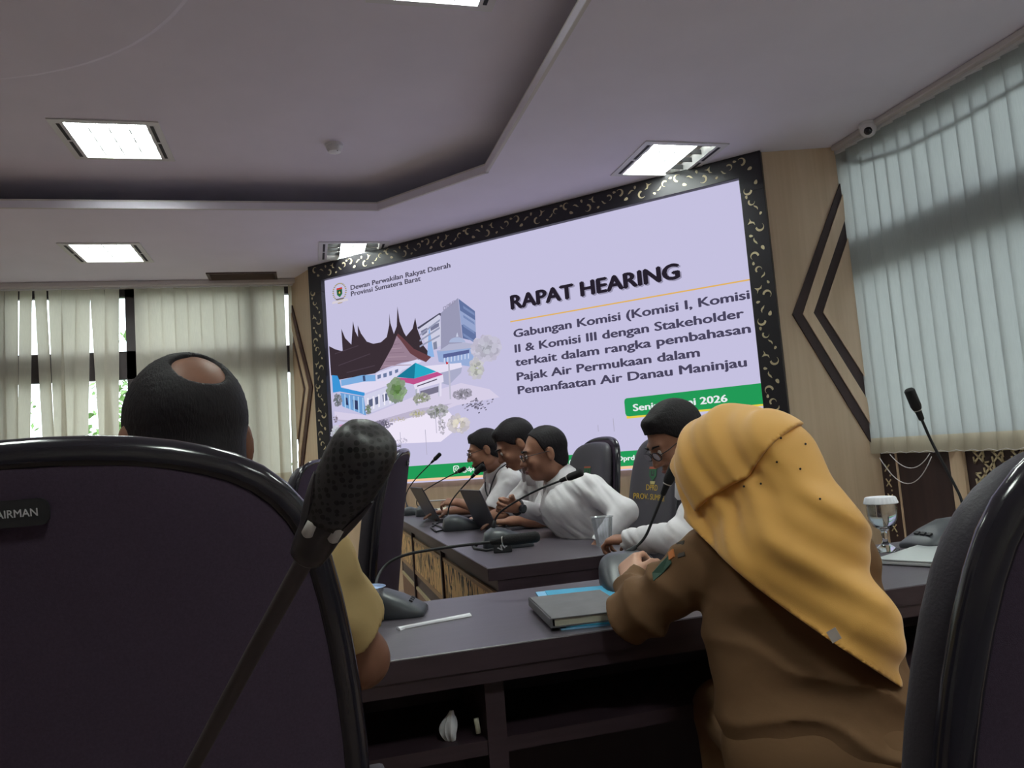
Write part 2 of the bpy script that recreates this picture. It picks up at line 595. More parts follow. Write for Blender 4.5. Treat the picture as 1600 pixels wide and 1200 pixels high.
# vertical blinds, every vane a part
def blind(name, label, axis, plane, spec, ztop, zbot, mb, hang, label_k=None):
    """spec: list of (top position, bottom position, yaw) of the vanes along the axis."""
    lo = min(s[0] for s in spec) - 0.07
    hi = max(s[0] for s in spec) + 0.07
    P = (lambda a, n, z: (a, plane + n, z)) if axis == 'x' else (lambda a, n, z: (plane + n, a, z))
    t = thing(name, P((lo + hi) / 2, 0, zbot), 0, label, 'blind', 'vertical blinds at the windows')
    m = M()
    m.box(P((lo + hi) / 2, 0.0, ztop + 0.035), (hi - lo, 0.045, 0.04) if axis == 'x' else (0.045, hi - lo, 0.04))
    obj('headrail', m, K['alu'], t, bevel=0.004)
    for a0, a1, yaw in spec:
        m = M()
        hw = 0.0635
        rows = [(ztop + 0.012, 0.0), (ztop - 0.35, 0.17), (ztop - 0.9, 0.44), (zbot + 0.5, 0.76), (zbot + 0.105, 0.95), (zbot, 1.0)]
        ux, un = math.cos(yaw), math.sin(yaw)
        vs = []
        for z, f in rows:
            c = a0 + (a1 - a0) * f
            for j in range(5):
                e = (j - 2) / 2.0
                bow = 0.004 * (1 - e * e)
                vs.append(P(c + ux * hw * e - un * bow, un * hw * e + ux * bow, z))
        fs, mi = [], []
        for i in range(len(rows) - 1):
            for j in range(4):
                fs.append((i * 5 + j, i * 5 + j + 1, i * 5 + j + 6, i * 5 + j + 5))
                mi.append(1 if i == len(rows) - 2 else 0)
        m.add(vs, fs)
        m.m = mi
        obj('slat', m, [mb, K['hem']], t, smooth=True)
    m = M()
    cs = sorted(s[1] for s in spec)
    pts = []
    for a, b in zip(cs, cs[1:]):
        for e in (0.0, 0.5):
            pts.append(P(a + (b - a) * e, hang, zbot + 0.012 - (0.012 if e else 0)))
    m.tube(pts, 0.0016, 5)
    obj('spacer_chain', m, K['white'], t)
    return t


rnd = random.Random(4)
spec = []
tops = [-4.05 + 0.124 * i for i in range(20)]
for i, a in enumerate(tops):
    px = 175 + (a + 1.809) / 0.00578
    sh = 0.0
    for g, amp in ((55, 0.07), (137, 0.085)):
        d = px - g
        if abs(d) < 40:
            sh += amp * (1 if d > 0 else -1) * (1 - abs(d) / 60)
    spec.append((a, a + sh, rnd.uniform(-0.5, 0.5)))
spec = [s for s in spec if s[0] < -1.80]
spec[-1] = (spec[-1][0] + 0.01, spec[-1][0] - 0.05, 0.35)
blind('vertical_blind', 'cream vertical blind with splayed, gapping vanes on the far side of the dark mullion', 'x', 8.19, spec, 3.055, 1.03, K['blindL'], -0.03)
spec = [(-1.545 + 0.121 * i, -1.545 + 0.121 * i + rnd.uniform(-0.006, 0.006), rnd.uniform(0.12, 0.3)) for i in range(12)]
spec[-1] = (spec[-1][0] - 0.02, spec[-1][0] - 0.035, 0.5)
spec.append((-0.11, -0.165, 1.15))
blind('vertical_blind', 'closed cream vertical blind on the window between the dark mullion and the big screen', 'x', 8.19, spec, 3.055, 1.03, K['blindL'], -0.03)
spec = [(4.43 - 0.113 * i, 4.43 - 0.113 * i + rnd.uniform(-0.004, 0.004), PI + rnd.uniform(-0.34, -0.16)) for i in range(30)]
for i in (3,):
    spec[i] = (spec[i][0], spec[i][0] + 0.006, PI - 0.10)
t = blind('vertical_blind', 'pale closed vertical blind with a beige bottom hem, hanging above the lattice panel', 'y', 3.715, spec, 3.06, 0.957, K['blindR'], -0.03)
m = M()
for z, dz, y0, y1 in ((0.95, 0.09, 4.30, 3.96), (0.93, 0.17, 4.40, 3.95)):
    m.tube([(3.69, y0 + (y1 - y0) * e, z - dz * 4 * e * (1 - e)) for e in [i / 14 for i in range(15)]], 0.0028, 6)
obj('pull_cord', m, K['white'], t, smooth=True)
m = M().tube([(3.745, y, z) for y, z in ((4.45, 3.0), (4.25, 2.93), (3.9, 2.87), (3.5, 2.86), (3.0, 2.88), (2.5, 2.95))], 0.013, 8)
obj('power_cable', m, K['rubber'], None, True, label='dark cable sagging behind the pale blind above the lattice panel', cat='cable')
m = M().box((-1.95, 8.16, ZC - 0.025), (4.0, 0.10, 0.05))
obj('trim_20', m, K['lip'], kind='structure', bevel=0.01)
m = M().box((3.70, 2.6, ZC - 0.018), (0.09, 3.75, 0.036))
obj('trim_21', m, K['lip'], kind='structure', bevel=0.008)

# panelling under the right window: dark boards, oak stile, carved lattice
m = M().box((3.775, 2.4, 0.48), (0.03, 4.16, 0.96))
obj('trim_22', m, K['dark'], kind='structure')
m = M().box((3.752, 3.815, 0.48), (0.03, 0.10, 0.958)).box((3.758, 4.325, 0.48), (0.012, 0.014, 0.958))
obj('trim_23', m, K['wood'], kind='structure', bevel=0.002)
t = thing('lattice_panel', (3.757, 3.2, 0.06), 0, 'pale carved hook lattice on dark wall panel under the right-hand blind', 'carved panel')
m = M()


def bar2(m, y0, z0, y1, z1, w=0.010, x=3.756):
    d = Vector((y1 - y0, z1 - z0))
    L = d.length
    a = math.atan2(d.y, d.x)
    m.box((x, (y0 + y1) / 2, (z0 + z1) / 2), (0.006, L + w, w), mat=Matrix.Rotation(a, 3, 'X'))


g = 0.064
for i in range(-2, 26):
    for j in range(0, 14):
        y = 3.70 - i * g
        z = 0.95 - j * g
        if y < 2.3 or z < 0.12 or y > 3.71:
            continue
        if (i + j) % 2 == 0:
            bar2(m, y, z, y - g, z - g)
            bar2(m, y - g, z, y, z - g)
            bar2(m, y, z, y - 0.03, z + 0.004)
            bar2(m, y - g, z - g, y - g + 0.004, z - g + 0.032)
            bar2(m, y - g, z, y - g - 0.004, z - 0.03)
            bar2(m, y, z - g, y + 0.004, z - g - 0.03 + 0.06)
obj('lattice', m, K['gold'], t)
m = M()
for j in range(5):
    z = 0.88 - j * 0.1
    bar2(m, 4.44, z, 4.40, z - 0.05, 0.006)
    bar2(m, 4.40, z - 0.005, 4.44, z - 0.045, 0.006)
    m.ball((3.757, 4.40, z - 0.075), (0.004, 0.007, 0.007), 8)
obj('border_motif', m, K['gold'], t)

# ------------------------------------------------------------------ ceiling fittings
def troffer(x, y, z, label, off=()):
    t = thing('ceiling_light', (x, y, z), 0, label, 'ceiling light', 'square louvred ceiling lights')
    m = M().prism(sq(x, y, 0.62, 0.62), z - 0.008, z - 0.0005, holes=[sq(x, y, 0.46, 0.545)])
    obj('frame', m, K['alu'], t)
    m = M()
    for sx in (-1, 1):
        for sy in (-1, 1):
            m.box((x + sx * 0.262, y + sy * 0.135, z - 0.009), (0.02, 0.24, 0.003))
    obj('air_slot', m, K['slot'], t)
    m = M()
    for sx in (-1, 1):
        m.box((x + sx * 0.238, y, z + 0.036), (0.008, 0.555, 0.072))
    for sy in (-1, 1):
        m.box((x, y + sy * 0.275, z + 0.036), (0.484, 0.008, 0.072))
    m.box((x, y, z + 0.076), (0.484, 0.558, 0.006))
    obj('housing', m, K['alu'], t)
    for i in range(4):
        m = M().box((x - 0.174 + 0.116 * i, y, z + 0.068), (0.104, 0.535, 0.008))
        obj('lamp_cell', m, K['lampoff'] if i in off else K['lamp'], t)
    m = M()
    for i in range(3):
        m.box((x - 0.116 + 0.116 * i, y, z + 0.034), (0.006, 0.54, 0.05))
    for j in range(4):
        m.box((x, y - 0.21 + 0.14 * j, z + 0.034), (0.46, 0.004, 0.034))
    obj('louvre', m, K['louvre'], t)
    return t


troffer(*LIGHTS[0], 'fully lit ceiling light on the lower ceiling nearest the window blinds')
troffer(*LIGHTS[1], 'half-lit ceiling light above the top corner of the big screen, both outer cells dark', (0, 3))
troffer(*LIGHTS[2], 'ceiling light above the screen and wood panel, with one dark cell', (3,))
troffer(*LIGHTS[3], 'fully lit ceiling light in the recess, with the broken frame tab')
troffer(*LIGHTS[4], 'ceiling light in the recess cut off by the top edge of the picture')

troffer(*LIGHTS[5], 'added ceiling light in the recess overhead, unseen, brightening the room from behind the camera')  # this and the following lights are added out of view as extra light
troffer(*LIGHTS[6], 'added ceiling light on the lower ceiling near the right window, unseen, brightening the room')
troffer(*LIGHTS[7], 'added ceiling light in the recess far to the left, unseen, brightening the room')
troffer(*LIGHTS[8], 'added ceiling light in the recess at the back of the room, unseen, for more light')
troffer(*LIGHTS[9], 'added ceiling light on the lower ceiling at the back of the room, unseen, for more light')

t = thing('smoke_detector', (0.266, 5.206, ZU - 0.045), 0, 'small round white smoke detector on the recessed ceiling', 'smoke detector')
obj('body', M().lathe([(0.02, -0.012), (0.042, -0.008), (0.052, 0.012), (0.054, 0.03), (0.062, 0.032), (0.062, 0.045)], (0.266, 5.206, ZU - 0.045), 28), K['white'], t, True, angle=40)
obj('indicator', M().ball((0.285, 5.175, ZU - 0.052), 0.005, 8), K['slot'], t)
t = thing('security_camera', (3.655, 4.10, ZC - 0.09), 0, 'white dome security camera at the ceiling corner by the pale blind', 'camera')
cc = (3.655, 4.10)
obj('base', M().lathe([(0.05, 0.0), (0.058, 0.012), (0.055, 0.03)], (cc[0], cc[1], ZC - 0.0305), 24), K['white'], t, True, angle=40)
obj('housing', M().ball((cc[0] - 0.008, cc[1] - 0.01, ZC - 0.048), 0.052, 20), K['white'], t, True)
d = Vector((-0.62, -0.62, -0.5)).normalized()
p = Vector((cc[0] - 0.008, cc[1] - 0.01, ZC - 0.048)) + d * 0.03
obj('lens', M().ball(p, 0.030, 16), K['gloss'], t, True)
t = thing('air_vent', (-0.56, 7.99, ZC), 0, 'brown slatted air vent in the ceiling above the closed cream blind', 'vent')
obj('frame', M().prism(sq(-0.565, 7.985, 0.66, 0.30), ZC - 0.012, ZC - 0.0005, holes=[sq(-0.565, 7.985, 0.60, 0.24)]), K['choc'], t)
m = M()
for i in range(8):
    m.box((-0.565, 7.88 + 0.03 * i, ZC - 0.012), (0.60, 0.022, 0.004), mat=Matrix.Rotation(0.5, 3, 'X'))
obj('slats', m, mat('vent_brown', (120, 104, 92), 0.6), t)

# ------------------------------------------------------------------ outside: ground and trees beyond the back window
m = M().box((0, 20, -0.35), (60, 60, 0.1))
obj('ground', m, mat('outside_ground', (150, 150, 140), 0.9), kind='structure')
LEAF = mat('sunlit_leaves', (112, 150, 78), 0.6, vary=0.5, vscale=3)
BARK = mat('bark', (96, 80, 64), 0.9, vary=0.2)


def tree(x, y, h, r, label, seed):
    rr = random.Random(seed)
    t = thing('tree', (x, y, -0.3), 0, label, 'tree', 'trees beyond the window')
    m = M().tube([(x, y, -0.3), (x + 0.05, y, h * 0.4), (x - 0.05, y + 0.05, h * 0.8)], [0.11, 0.08, 0.03], 8)
    obj('trunk', m, BARK, t, True)
    m = M()
    for i in range(1500):
        a, b, c = rr.gauss(0, 0.5), rr.gauss(0, 0.5), rr.gauss(0, 0.5)
        p = Vector((x + a * r, y + b * r, h * 0.62 + c * h * 0.42))
        if p.z < 0.2:
            continue
        u = Vector((rr.uniform(-1, 1), rr.uniform(-1, 1), rr.uniform(-1, 1))).normalized()
        v = u.cross(Vector((rr.uniform(-1, 1), rr.uniform(-1, 1), rr.uniform(-1, 1)))).normalized()
        s = rr.uniform(0.05, 0.11)
        m.add([p - u * s, p + v * s * 0.5, p + u * s, p - v * s * 0.5], [(0, 1, 2, 3)])
    obj('crown', m, LEAF, t)


tree(-2.3, 12.6, 3.0, 0.9, 'leafy green tree outside, seen through the gap beside the window mullion', 3)
tree(-5.9, 14.4, 3.6, 1.2, 'leafy green tree outside, behind the splayed blind vanes', 8)
tree(1.0, 15.2, 3.2, 1.0, 'leafy green tree outside, behind the closed cream blind', 12)

# ------------------------------------------------------------------ the LED screen, its picture, its words and its carved surround
S0 = np.array([0.219, 7.581])
def sl(s, v, w=0.0):
    """Point on the screen: s along it from its upper corner by the window, v up from its bottom, w out of it."""
    q = 0.70710678
    return (S0[0] + q * s - q * w, S0[1] - q * s - q * w, 0.955 + v)


led = thing('led_screen', sl(2.0, 0.0), 0, 'big LED screen showing the RAPAT HEARING slide inside the black carved surround', 'screen')
WHT = emat('screen_white', (197, 193, 224), SCREEN)
obj('panel', M().prism([(0, 0), (4.035, 0), (4.035, 2.013), (0, 2.013)], -0.03, 0.0, sl), WHT, led)


def pic_mat():
    m = bpy.data.materials.new('screen_picture')
    m.use_nodes = True
    nt = m.node_tree
    nt.nodes.clear()
    a = nt.nodes.new('ShaderNodeVertexColor')
    a.layer_name = 'pixels'
    e = nt.nodes.new('ShaderNodeEmission')
    e.inputs[1].default_value = SCREEN
    o = nt.nodes.new('ShaderNodeOutputMaterial')
    nt.links.new(a.outputs[0], e.inputs[0])
    nt.links.new(e.outputs[0], o.inputs[0])
    return m


PICMAT = pic_mat()


def picture(name, polys, w0=0.001, step=0.00006):
    """Flat coloured shapes on the screen, later ones in front."""
    m = M()
    cols = []
    for i, (c, pl) in enumerate(polys):
        w = w0 + step * i
        tris = tessellate_polygon([[Vector((p[0], p[1], 0)) for p in pl]])
        fs = []
        for t in tris:
            a, b, d = (pl[k] for k in t)
            ar = (b[0] - a[0]) * (d[1] - a[1]) - (b[1] - a[1]) * (d[0] - a[0])
            fs.append(tuple(t) if ar > 0 else tuple(t)[::-1])
        m.add([sl(p[0], p[1], w) for p in pl], fs)
        cols += [c] * (3 * len(fs))
    o = obj(name, m, PICMAT, led)
    ca = o.data.color_attributes.new('pixels', 'FLOAT_COLOR', 'CORNER')
    ca.data.foreach_set('color', [x for c in cols for x in rgb(c)])
    return o


PICT = [
((58,47,54),[(0.013,1.365),(0.089,1.324),(0.184,1.291),(0.182,1.511),(0.224,1.413),(0.297,1.341),(0.334,1.561),(0.353,1.462),(0.385,1.401),(0.389,1.513),(0.424,1.429),(0.489,1.342),(0.565,1.311),(0.657,1.312),(0.73,1.351),(0.767,1.456),(0.778,1.564),(0.782,1.475),(0.815,1.367),(0.854,1.432),(0.876,1.614),(0.891,1.469),(0.93,1.366),(0.954,1.325),(1.032,1.383),(1.07,1.479),(1.085,1.375),(1.138,1.218),(1.22,1.112),(1.153,1.084),(1.025,1.127),(0.888,1.102),(0.622,1.053),(0.564,1.033),(0.111,1.025),(0.017,1.081)]),
((205,205,226),[(1.099,1.384),(1.34,1.469),(1.348,1.189),(1.238,1.173),(1.165,1.236)]),
((120,122,150),[(1.122,1.348),(1.196,1.369),(1.192,1.327),(1.138,1.303)]),
((120,122,150),[(1.229,1.375),(1.327,1.392),(1.324,1.36),(1.232,1.332)]),
((130,135,160),[(1.248,1.224),(1.288,1.234),(1.289,1.166),(1.25,1.161)]),
((75,75,95),[(1.086,1.386),(1.341,1.479),(1.372,1.469),(1.363,1.439),(1.333,1.464),(1.098,1.368)]),
((152,152,180),[(1.354,1.475),(1.548,1.579),(1.563,1.183),(1.326,1.144)]),
((98,115,160),[(1.553,1.569),(1.711,1.435),(1.702,1.172),(1.566,1.218)]),
((150,165,205),[(1.553,1.47),(1.706,1.357),(1.705,1.251),(1.559,1.344)]),
((140,178,228),[(1.217,1.387),(1.174,1.107),(1.251,1.097)]),
((150,172,215),[(1.282,1.149),(1.69,1.147),(1.642,0.96),(1.296,1.048)]),
((178,180,206),[(1.293,1.139),(1.417,1.189),(1.588,1.179),(1.706,1.145),(1.687,1.121)]),
((90,100,150),[(1.349,1.108),(1.624,1.112),(1.621,1.082),(1.346,1.072)]),
((228,222,242),[(1.048,1.034),(1.531,1.009),(1.538,0.969),(1.265,0.944),(1.087,0.956)]),
((170,172,200),[(1.265,0.944),(1.538,0.969),(1.523,0.922),(1.387,0.831),(1.302,0.858)]),
((152,128,146),[(0.847,1.346),(0.792,1.255),(0.7,1.148),(0.623,1.059),(0.888,1.091),(1.101,1.096),(1.015,1.171),(0.927,1.247),(0.879,1.319)]),
((104,66,72),[(0.847,1.346),(0.862,1.365),(0.907,1.326),(1.031,1.201),(1.219,1.101),(1.157,1.062),(1.088,1.097),(0.988,1.164),(0.891,1.296)]),
((218,216,242),[(0.578,1.031),(0.887,1.08),(1.062,1.101),(1.112,1.073),(0.882,1.022),(0.795,0.956),(0.572,0.944)]),
((108,122,160),[(0.591,1.013),(0.634,1.016),(0.631,0.981),(0.591,0.975)]),
((108,122,160),[(0.662,1.018),(0.704,1.022),(0.701,0.984),(0.662,0.982)]),
((108,122,160),[(0.732,1.029),(0.767,1.032),(0.764,0.993),(0.732,0.989)]),
((108,122,160),[(0.801,1.035),(0.84,1.041),(0.838,1.011),(0.802,1.004)]),
((124,172,222),[(0.141,1.018),(0.407,1.035),(0.566,1.019),(0.566,0.958),(0.409,0.971),(0.144,0.961)]),
((62,80,120),[(0.414,1.029),(0.443,1.027),(0.446,0.975),(0.417,0.975)]),
((222,216,240),[(0.129,0.958),(0.417,0.971),(0.684,0.951),(0.798,0.959),(0.799,0.918),(0.422,0.859)]),
((60,148,214),[(0.029,1.08),(0.099,1.066),(0.123,1.016),(0.138,0.946),(0.426,0.867),(0.423,0.834),(0.118,0.911),(0.03,0.909)]),
((112,160,212),[(0.125,0.898),(0.412,0.831),(0.428,0.652),(0.141,0.766)]),
((50,62,100),[(0.173,0.85),(0.211,0.84),(0.218,0.768),(0.181,0.778)]),
((50,62,100),[(0.273,0.817),(0.347,0.797),(0.348,0.707),(0.279,0.733)]),
((208,208,232),[(0.413,0.84),(0.782,0.908),(0.773,0.732),(0.449,0.665)]),
((92,100,130),[(0.464,0.791),(0.521,0.804),(0.523,0.738),(0.465,0.721)]),
((92,100,130),[(0.546,0.808),(0.595,0.818),(0.597,0.749),(0.548,0.739)]),
((92,100,130),[(0.637,0.824),(0.693,0.834),(0.695,0.768),(0.639,0.758)]),
((28,122,152),[(1.04,1.072),(0.816,0.97),(1.015,0.928)]),
((42,168,198),[(1.04,1.072),(1.015,0.928),(1.265,0.964)]),
((190,82,140),[(0.796,0.967),(1.015,0.931),(1.271,0.961),(1.332,0.93),(1.004,0.879),(0.794,0.946)]),
((226,220,240),[(1.004,0.879),(1.332,0.93),(1.334,0.863),(1.016,0.828)]),
((90,85,105),[(1.042,0.864),(1.266,0.902),(1.265,0.891),(1.042,0.854)]),
((214,206,230),[(0.034,0.727),(0.447,0.65),(0.98,0.766),(1.515,0.834),(1.799,0.75),(1.892,0.671),(1.457,0.646),(1.054,0.558),(0.316,0.567),(0.041,0.649)]),
((236,228,246),[(0.316,0.557),(0.967,0.603),(1.367,0.601),(1.484,0.467),(1.258,0.344),(0.715,0.366),(0.182,0.463)]),
((205,150,190),[(0.063,0.588),(0.269,0.609),(0.342,0.574),(0.111,0.546)]),
((190,50,60),[(1.374,1.038),(1.4,1.038),(1.398,1.015),(1.374,1.015)]),
((190,188,206),[(1.395,1.027),(1.412,1.024),(1.402,0.705),(1.385,0.706)]),
((180,182,200),[(1.02,0.835),(1.043,0.833),(1.037,0.687),(1.015,0.689)]),
((200,200,220),[(1.268,0.844),(1.29,0.845),(1.288,0.743),(1.266,0.742)]),
]
EXTRA = [
((122,140,184),[(1.594,1.503),(1.705,1.419),(1.707,1.395),(1.597,1.477)]),
((122,140,184),[(1.588,1.423),(1.698,1.34),(1.7,1.317),(1.59,1.398)]),
((122,140,184),[(1.581,1.344),(1.691,1.262),(1.694,1.238),(1.583,1.319)]),
((122,140,184),[(1.574,1.265),(1.685,1.183),(1.687,1.16),(1.576,1.239)]),
((150,154,180),[(1.108,1.32),(1.339,1.423),(1.34,1.406),(1.109,1.305)]),
((150,154,180),[(1.104,1.269),(1.333,1.355),(1.334,1.338),(1.105,1.254)]),
((150,154,180),[(1.1,1.218),(1.327,1.286),(1.328,1.27),(1.101,1.203)]),
((205,215,240),[(1.355,1.075),(1.366,1.075),(1.362,1.031),(1.351,1.03)]),
((205,215,240),[(1.392,1.075),(1.403,1.076),(1.399,1.031),(1.388,1.031)]),
((205,215,240),[(1.429,1.076),(1.44,1.076),(1.436,1.032),(1.425,1.032)]),
((205,215,240),[(1.466,1.076),(1.477,1.077),(1.473,1.033),(1.462,1.032)]),
((205,215,240),[(1.502,1.077),(1.513,1.077),(1.509,1.033),(1.498,1.033)]),
((205,215,240),[(1.539,1.078),(1.549,1.078),(1.545,1.034),(1.535,1.034)]),
((205,215,240),[(1.575,1.078),(1.585,1.078),(1.581,1.035),(1.571,1.034)]),
((205,215,240),[(1.611,1.079),(1.621,1.079),(1.617,1.035),(1.607,1.035)]),
((170,182,214),[(1.592,1.179),(1.59,1.191),(1.583,1.203),(1.57,1.214),(1.553,1.224),(1.533,1.232),(1.512,1.236),(1.49,1.238),(1.469,1.236),(1.45,1.231),(1.436,1.224),(1.427,1.214),(1.423,1.202)]),
((200,206,228),[(1.499,1.242),(1.515,1.279),(1.525,1.238)]),
((168,144,160),[(0.835,1.309),(0.854,1.313),(0.853,1.307),(0.834,1.301)]),
((138,114,132),[(0.808,1.274),(0.878,1.271),(0.877,1.264),(0.808,1.265)]),
((168,144,160),[(0.782,1.238),(0.901,1.228),(0.901,1.222),(0.781,1.23)]),
((138,114,132),[(0.756,1.202),(0.925,1.186),(0.925,1.18),(0.755,1.194)]),
((168,144,160),[(0.729,1.167),(0.949,1.144),(0.948,1.138),(0.729,1.158)]),
((138,114,132),[(0.703,1.131),(0.972,1.103),(0.971,1.096),(0.702,1.122)]),
((168,144,160),[(0.676,1.095),(0.995,1.061),(0.995,1.055),(0.676,1.086)]),
((74,62,72),[(0.086,1.284),(0.386,1.323),(0.386,1.314),(0.085,1.275)]),
((74,62,72),[(0.122,1.165),(0.523,1.226),(0.522,1.217),(0.121,1.156)]),
((74,62,72),[(0.221,1.085),(0.571,1.109),(0.57,1.1),(0.22,1.076)]),
((170,205,238),[(0.176,0.879),(0.191,0.875),(0.188,0.742),(0.173,0.745)]),
((170,205,238),[(0.231,0.865),(0.246,0.862),(0.243,0.723),(0.228,0.727)]),
((170,205,238),[(0.286,0.852),(0.301,0.848),(0.297,0.705),(0.282,0.708)]),
((170,205,238),[(0.34,0.838),(0.355,0.835),(0.351,0.686),(0.336,0.689)]),
((170,205,238),[(0.394,0.825),(0.409,0.822),(0.404,0.668),(0.39,0.671)]),
((236,234,246),[(0.455,0.811),(0.473,0.813),(0.468,0.696),(0.451,0.692)]),
((236,234,246),[(0.522,0.821),(0.54,0.823),(0.535,0.707),(0.518,0.703)]),
((236,234,246),[(0.589,0.831),(0.606,0.833),(0.602,0.717),(0.584,0.713)]),
((236,234,246),[(0.655,0.841),(0.672,0.843),(0.668,0.727),(0.65,0.724)]),
((236,234,246),[(0.721,0.851),(0.737,0.853),(0.733,0.738),(0.716,0.734)]),
((120,116,138),[(1.075,0.811),(1.278,0.834),(1.273,0.781),(1.07,0.753)]),
((226,220,240),[(1.044,0.842),(1.066,0.843),(1.055,0.713),(1.033,0.711)]),
((226,220,240),[(1.292,0.868),(1.314,0.869),(1.303,0.742),(1.281,0.74)]),
((188,180,204),[(-0.01,0.657),(0.516,0.587),(1.062,0.657),(1.416,0.668),(1.057,0.594),(0.439,0.541)]),
]
BLOB = [
((0.813,0.849),0.116,0.124,(78,118,52),60),
((1.809,1.096),0.17,0.124,(150,156,160),60),
((1.702,0.935),0.09,0.104,(160,172,130),36),
((1.103,0.744),0.12,0.056,(120,128,100),26),
((1.549,0.733),0.12,0.056,(120,118,128),30),
((1.058,0.612),0.11,0.04,(150,150,70),22),
((1.281,0.61),0.14,0.07,(130,135,125),34),
((0.501,0.702),0.044,0.05,(80,100,70),14),
((0.133,0.825),0.06,0.07,(70,80,80),16),
((0.682,0.554),0.14,0.048,(95,90,110),30),
((0.849,0.577),0.12,0.028,(170,160,80),14),
((0.107,0.653),0.032,0.044,(90,80,90),8),
((1.506,0.483),0.14,0.09,(200,195,150),30),
((0.11,0.526),0.08,0.07,(150,170,150),14),
((1.336,0.498),0.044,0.12,(150,150,140),16),
((0.902,0.38),0.1,0.028,(190,185,200),10),
]
polys = list(PICT) + EXTRA
rr = random.Random(7)
for (cx, cy), rx, ry, c, n in BLOB:
    for i in range(n * 3):
        a, q = rr.uniform(0, 2 * PI), math.sqrt(rr.random())
        px, py = cx + rx * 0.8 * q * math.cos(a), cy + ry * 0.8 * q * math.sin(a)
        r = rr.uniform(0.2, 0.45) * min(rx, ry) * 0.8
        k = rr.uniform(0.72, 1.28)
        fade = min(1, q * 0.5 + (0.3 if c[0] > 140 else 0.0))
        cc = tuple(min(255, int((v * k) * (1 - fade) + (205, 198, 222)[j] * fade)) for j, v in enumerate(c))
        polys.append((cc, [(px + r * rr.uniform(0.6, 1.1) * math.cos(b * PI / 3.5), py + r * rr.uniform(0.5, 0.9) * math.sin(b * PI / 3.5)) for b in range(7)]))
for i in range(70):      # parked motorcycles and cars
    px, py = rr.gauss(0.70, 0.09), rr.gauss(0.31, 0.035)
    polys.append(((rr.choice([(90, 88, 105), (120, 116, 136), (70, 66, 84), (170, 164, 190)])), [(px, py), (px + 0.018, py + 0.006), (px + 0.016, py + 0.016), (px - 0.002, py + 0.010)]))
for i in range(50):
    px, py = rr.gauss(1.72, 0.07), rr.gauss(0.62, 0.025)
    polys.append(((rr.choice([(130, 126, 146), (160, 154, 176), (100, 96, 116)])), [(px, py), (px + 0.018, py + 0.005), (px + 0.016, py + 0.014), (px - 0.002, py + 0.010)]))
for s, v, h in ((0.88, 0.30, 0.16), (1.16, 0.24, 0.22), (1.33, 0.5, 0.14), (2.93, 0.30, 0.10), (2.80, 0.31, 0.05), (1.28, 0.42, 0.2)):
    polys.append(((176, 172, 194), [(s, v), (s + 0.006, v), (s + 0.006, v + h), (s, v + h)]))
picture('building_picture', polys)


def ell2(cx, cy, rx, ry, n=20, a0=0.0):
    return [(cx + rx * math.cos(a0 + 2 * PI * i / n), cy + ry * math.sin(a0 + 2 * PI * i / n)) for i in range(n)]


def rrect(x0, y0, x1, y1, r, n=5):
    o = []
    for cx, cy, a in ((x1 - r, y0 + r, -PI / 2), (x1 - r, y1 - r, 0), (x0 + r, y1 - r, PI / 2), (x0 + r, y0 + r, PI)):
        o += [(cx + r * math.cos(a + PI / 2 * i / n), cy + r * math.sin(a + PI / 2 * i / n)) for i in range(n + 1)]
    return o


GRN, YEL, ORG = (34, 152, 86), (226, 205, 74), (238, 196, 156)
picture('date_banner', [(YEL, rrect(3.012, 0.388, 4.2, 0.44, 0.02)), (GRN, rrect(3.0, 0.408, 4.2, 0.546, 0.03))] if False else
        [(YEL, [(3.008, 0.39), (4.034, 0.388), (4.034, 0.42), (3.008, 0.42)]),
         (GRN, [(3.03, 0.406), (4.034, 0.402), (4.034, 0.548), (3.02, 0.546), (3.005, 0.538), (3.0, 0.52), (3.0, 0.43), (3.008, 0.412)])])
picture('footer_banner', [(ORG, [(0.001, 0.016), (4.034, 0.008), (4.034, 0.05), (0.001, 0.05)]), (GRN, [(0.001, 0.036), (4.034, 0.030), (4.034, 0.142), (0.001, 0.154)])], 0.004)
picture('gold_line', [((224, 178, 96), [(2.052, 1.284), (4.034, 1.281), (4.034, 1.292), (2.052, 1.295)])])
ig = []
for cx in (1.405, 1.965, 2.45):
    ig += [((235, 240, 240), rrect(cx - 0.03, 0.068, cx + 0.03, 0.128, 0.016)), (GRN, rrect(cx - 0.022, 0.076, cx + 0.022, 0.12, 0.012)),
           ((235, 240, 240), ell2(cx, 0.098, 0.014, 0.014)), (GRN, ell2(cx, 0.098, 0.008, 0.008))]
picture('social_icons', ig, 0.008)
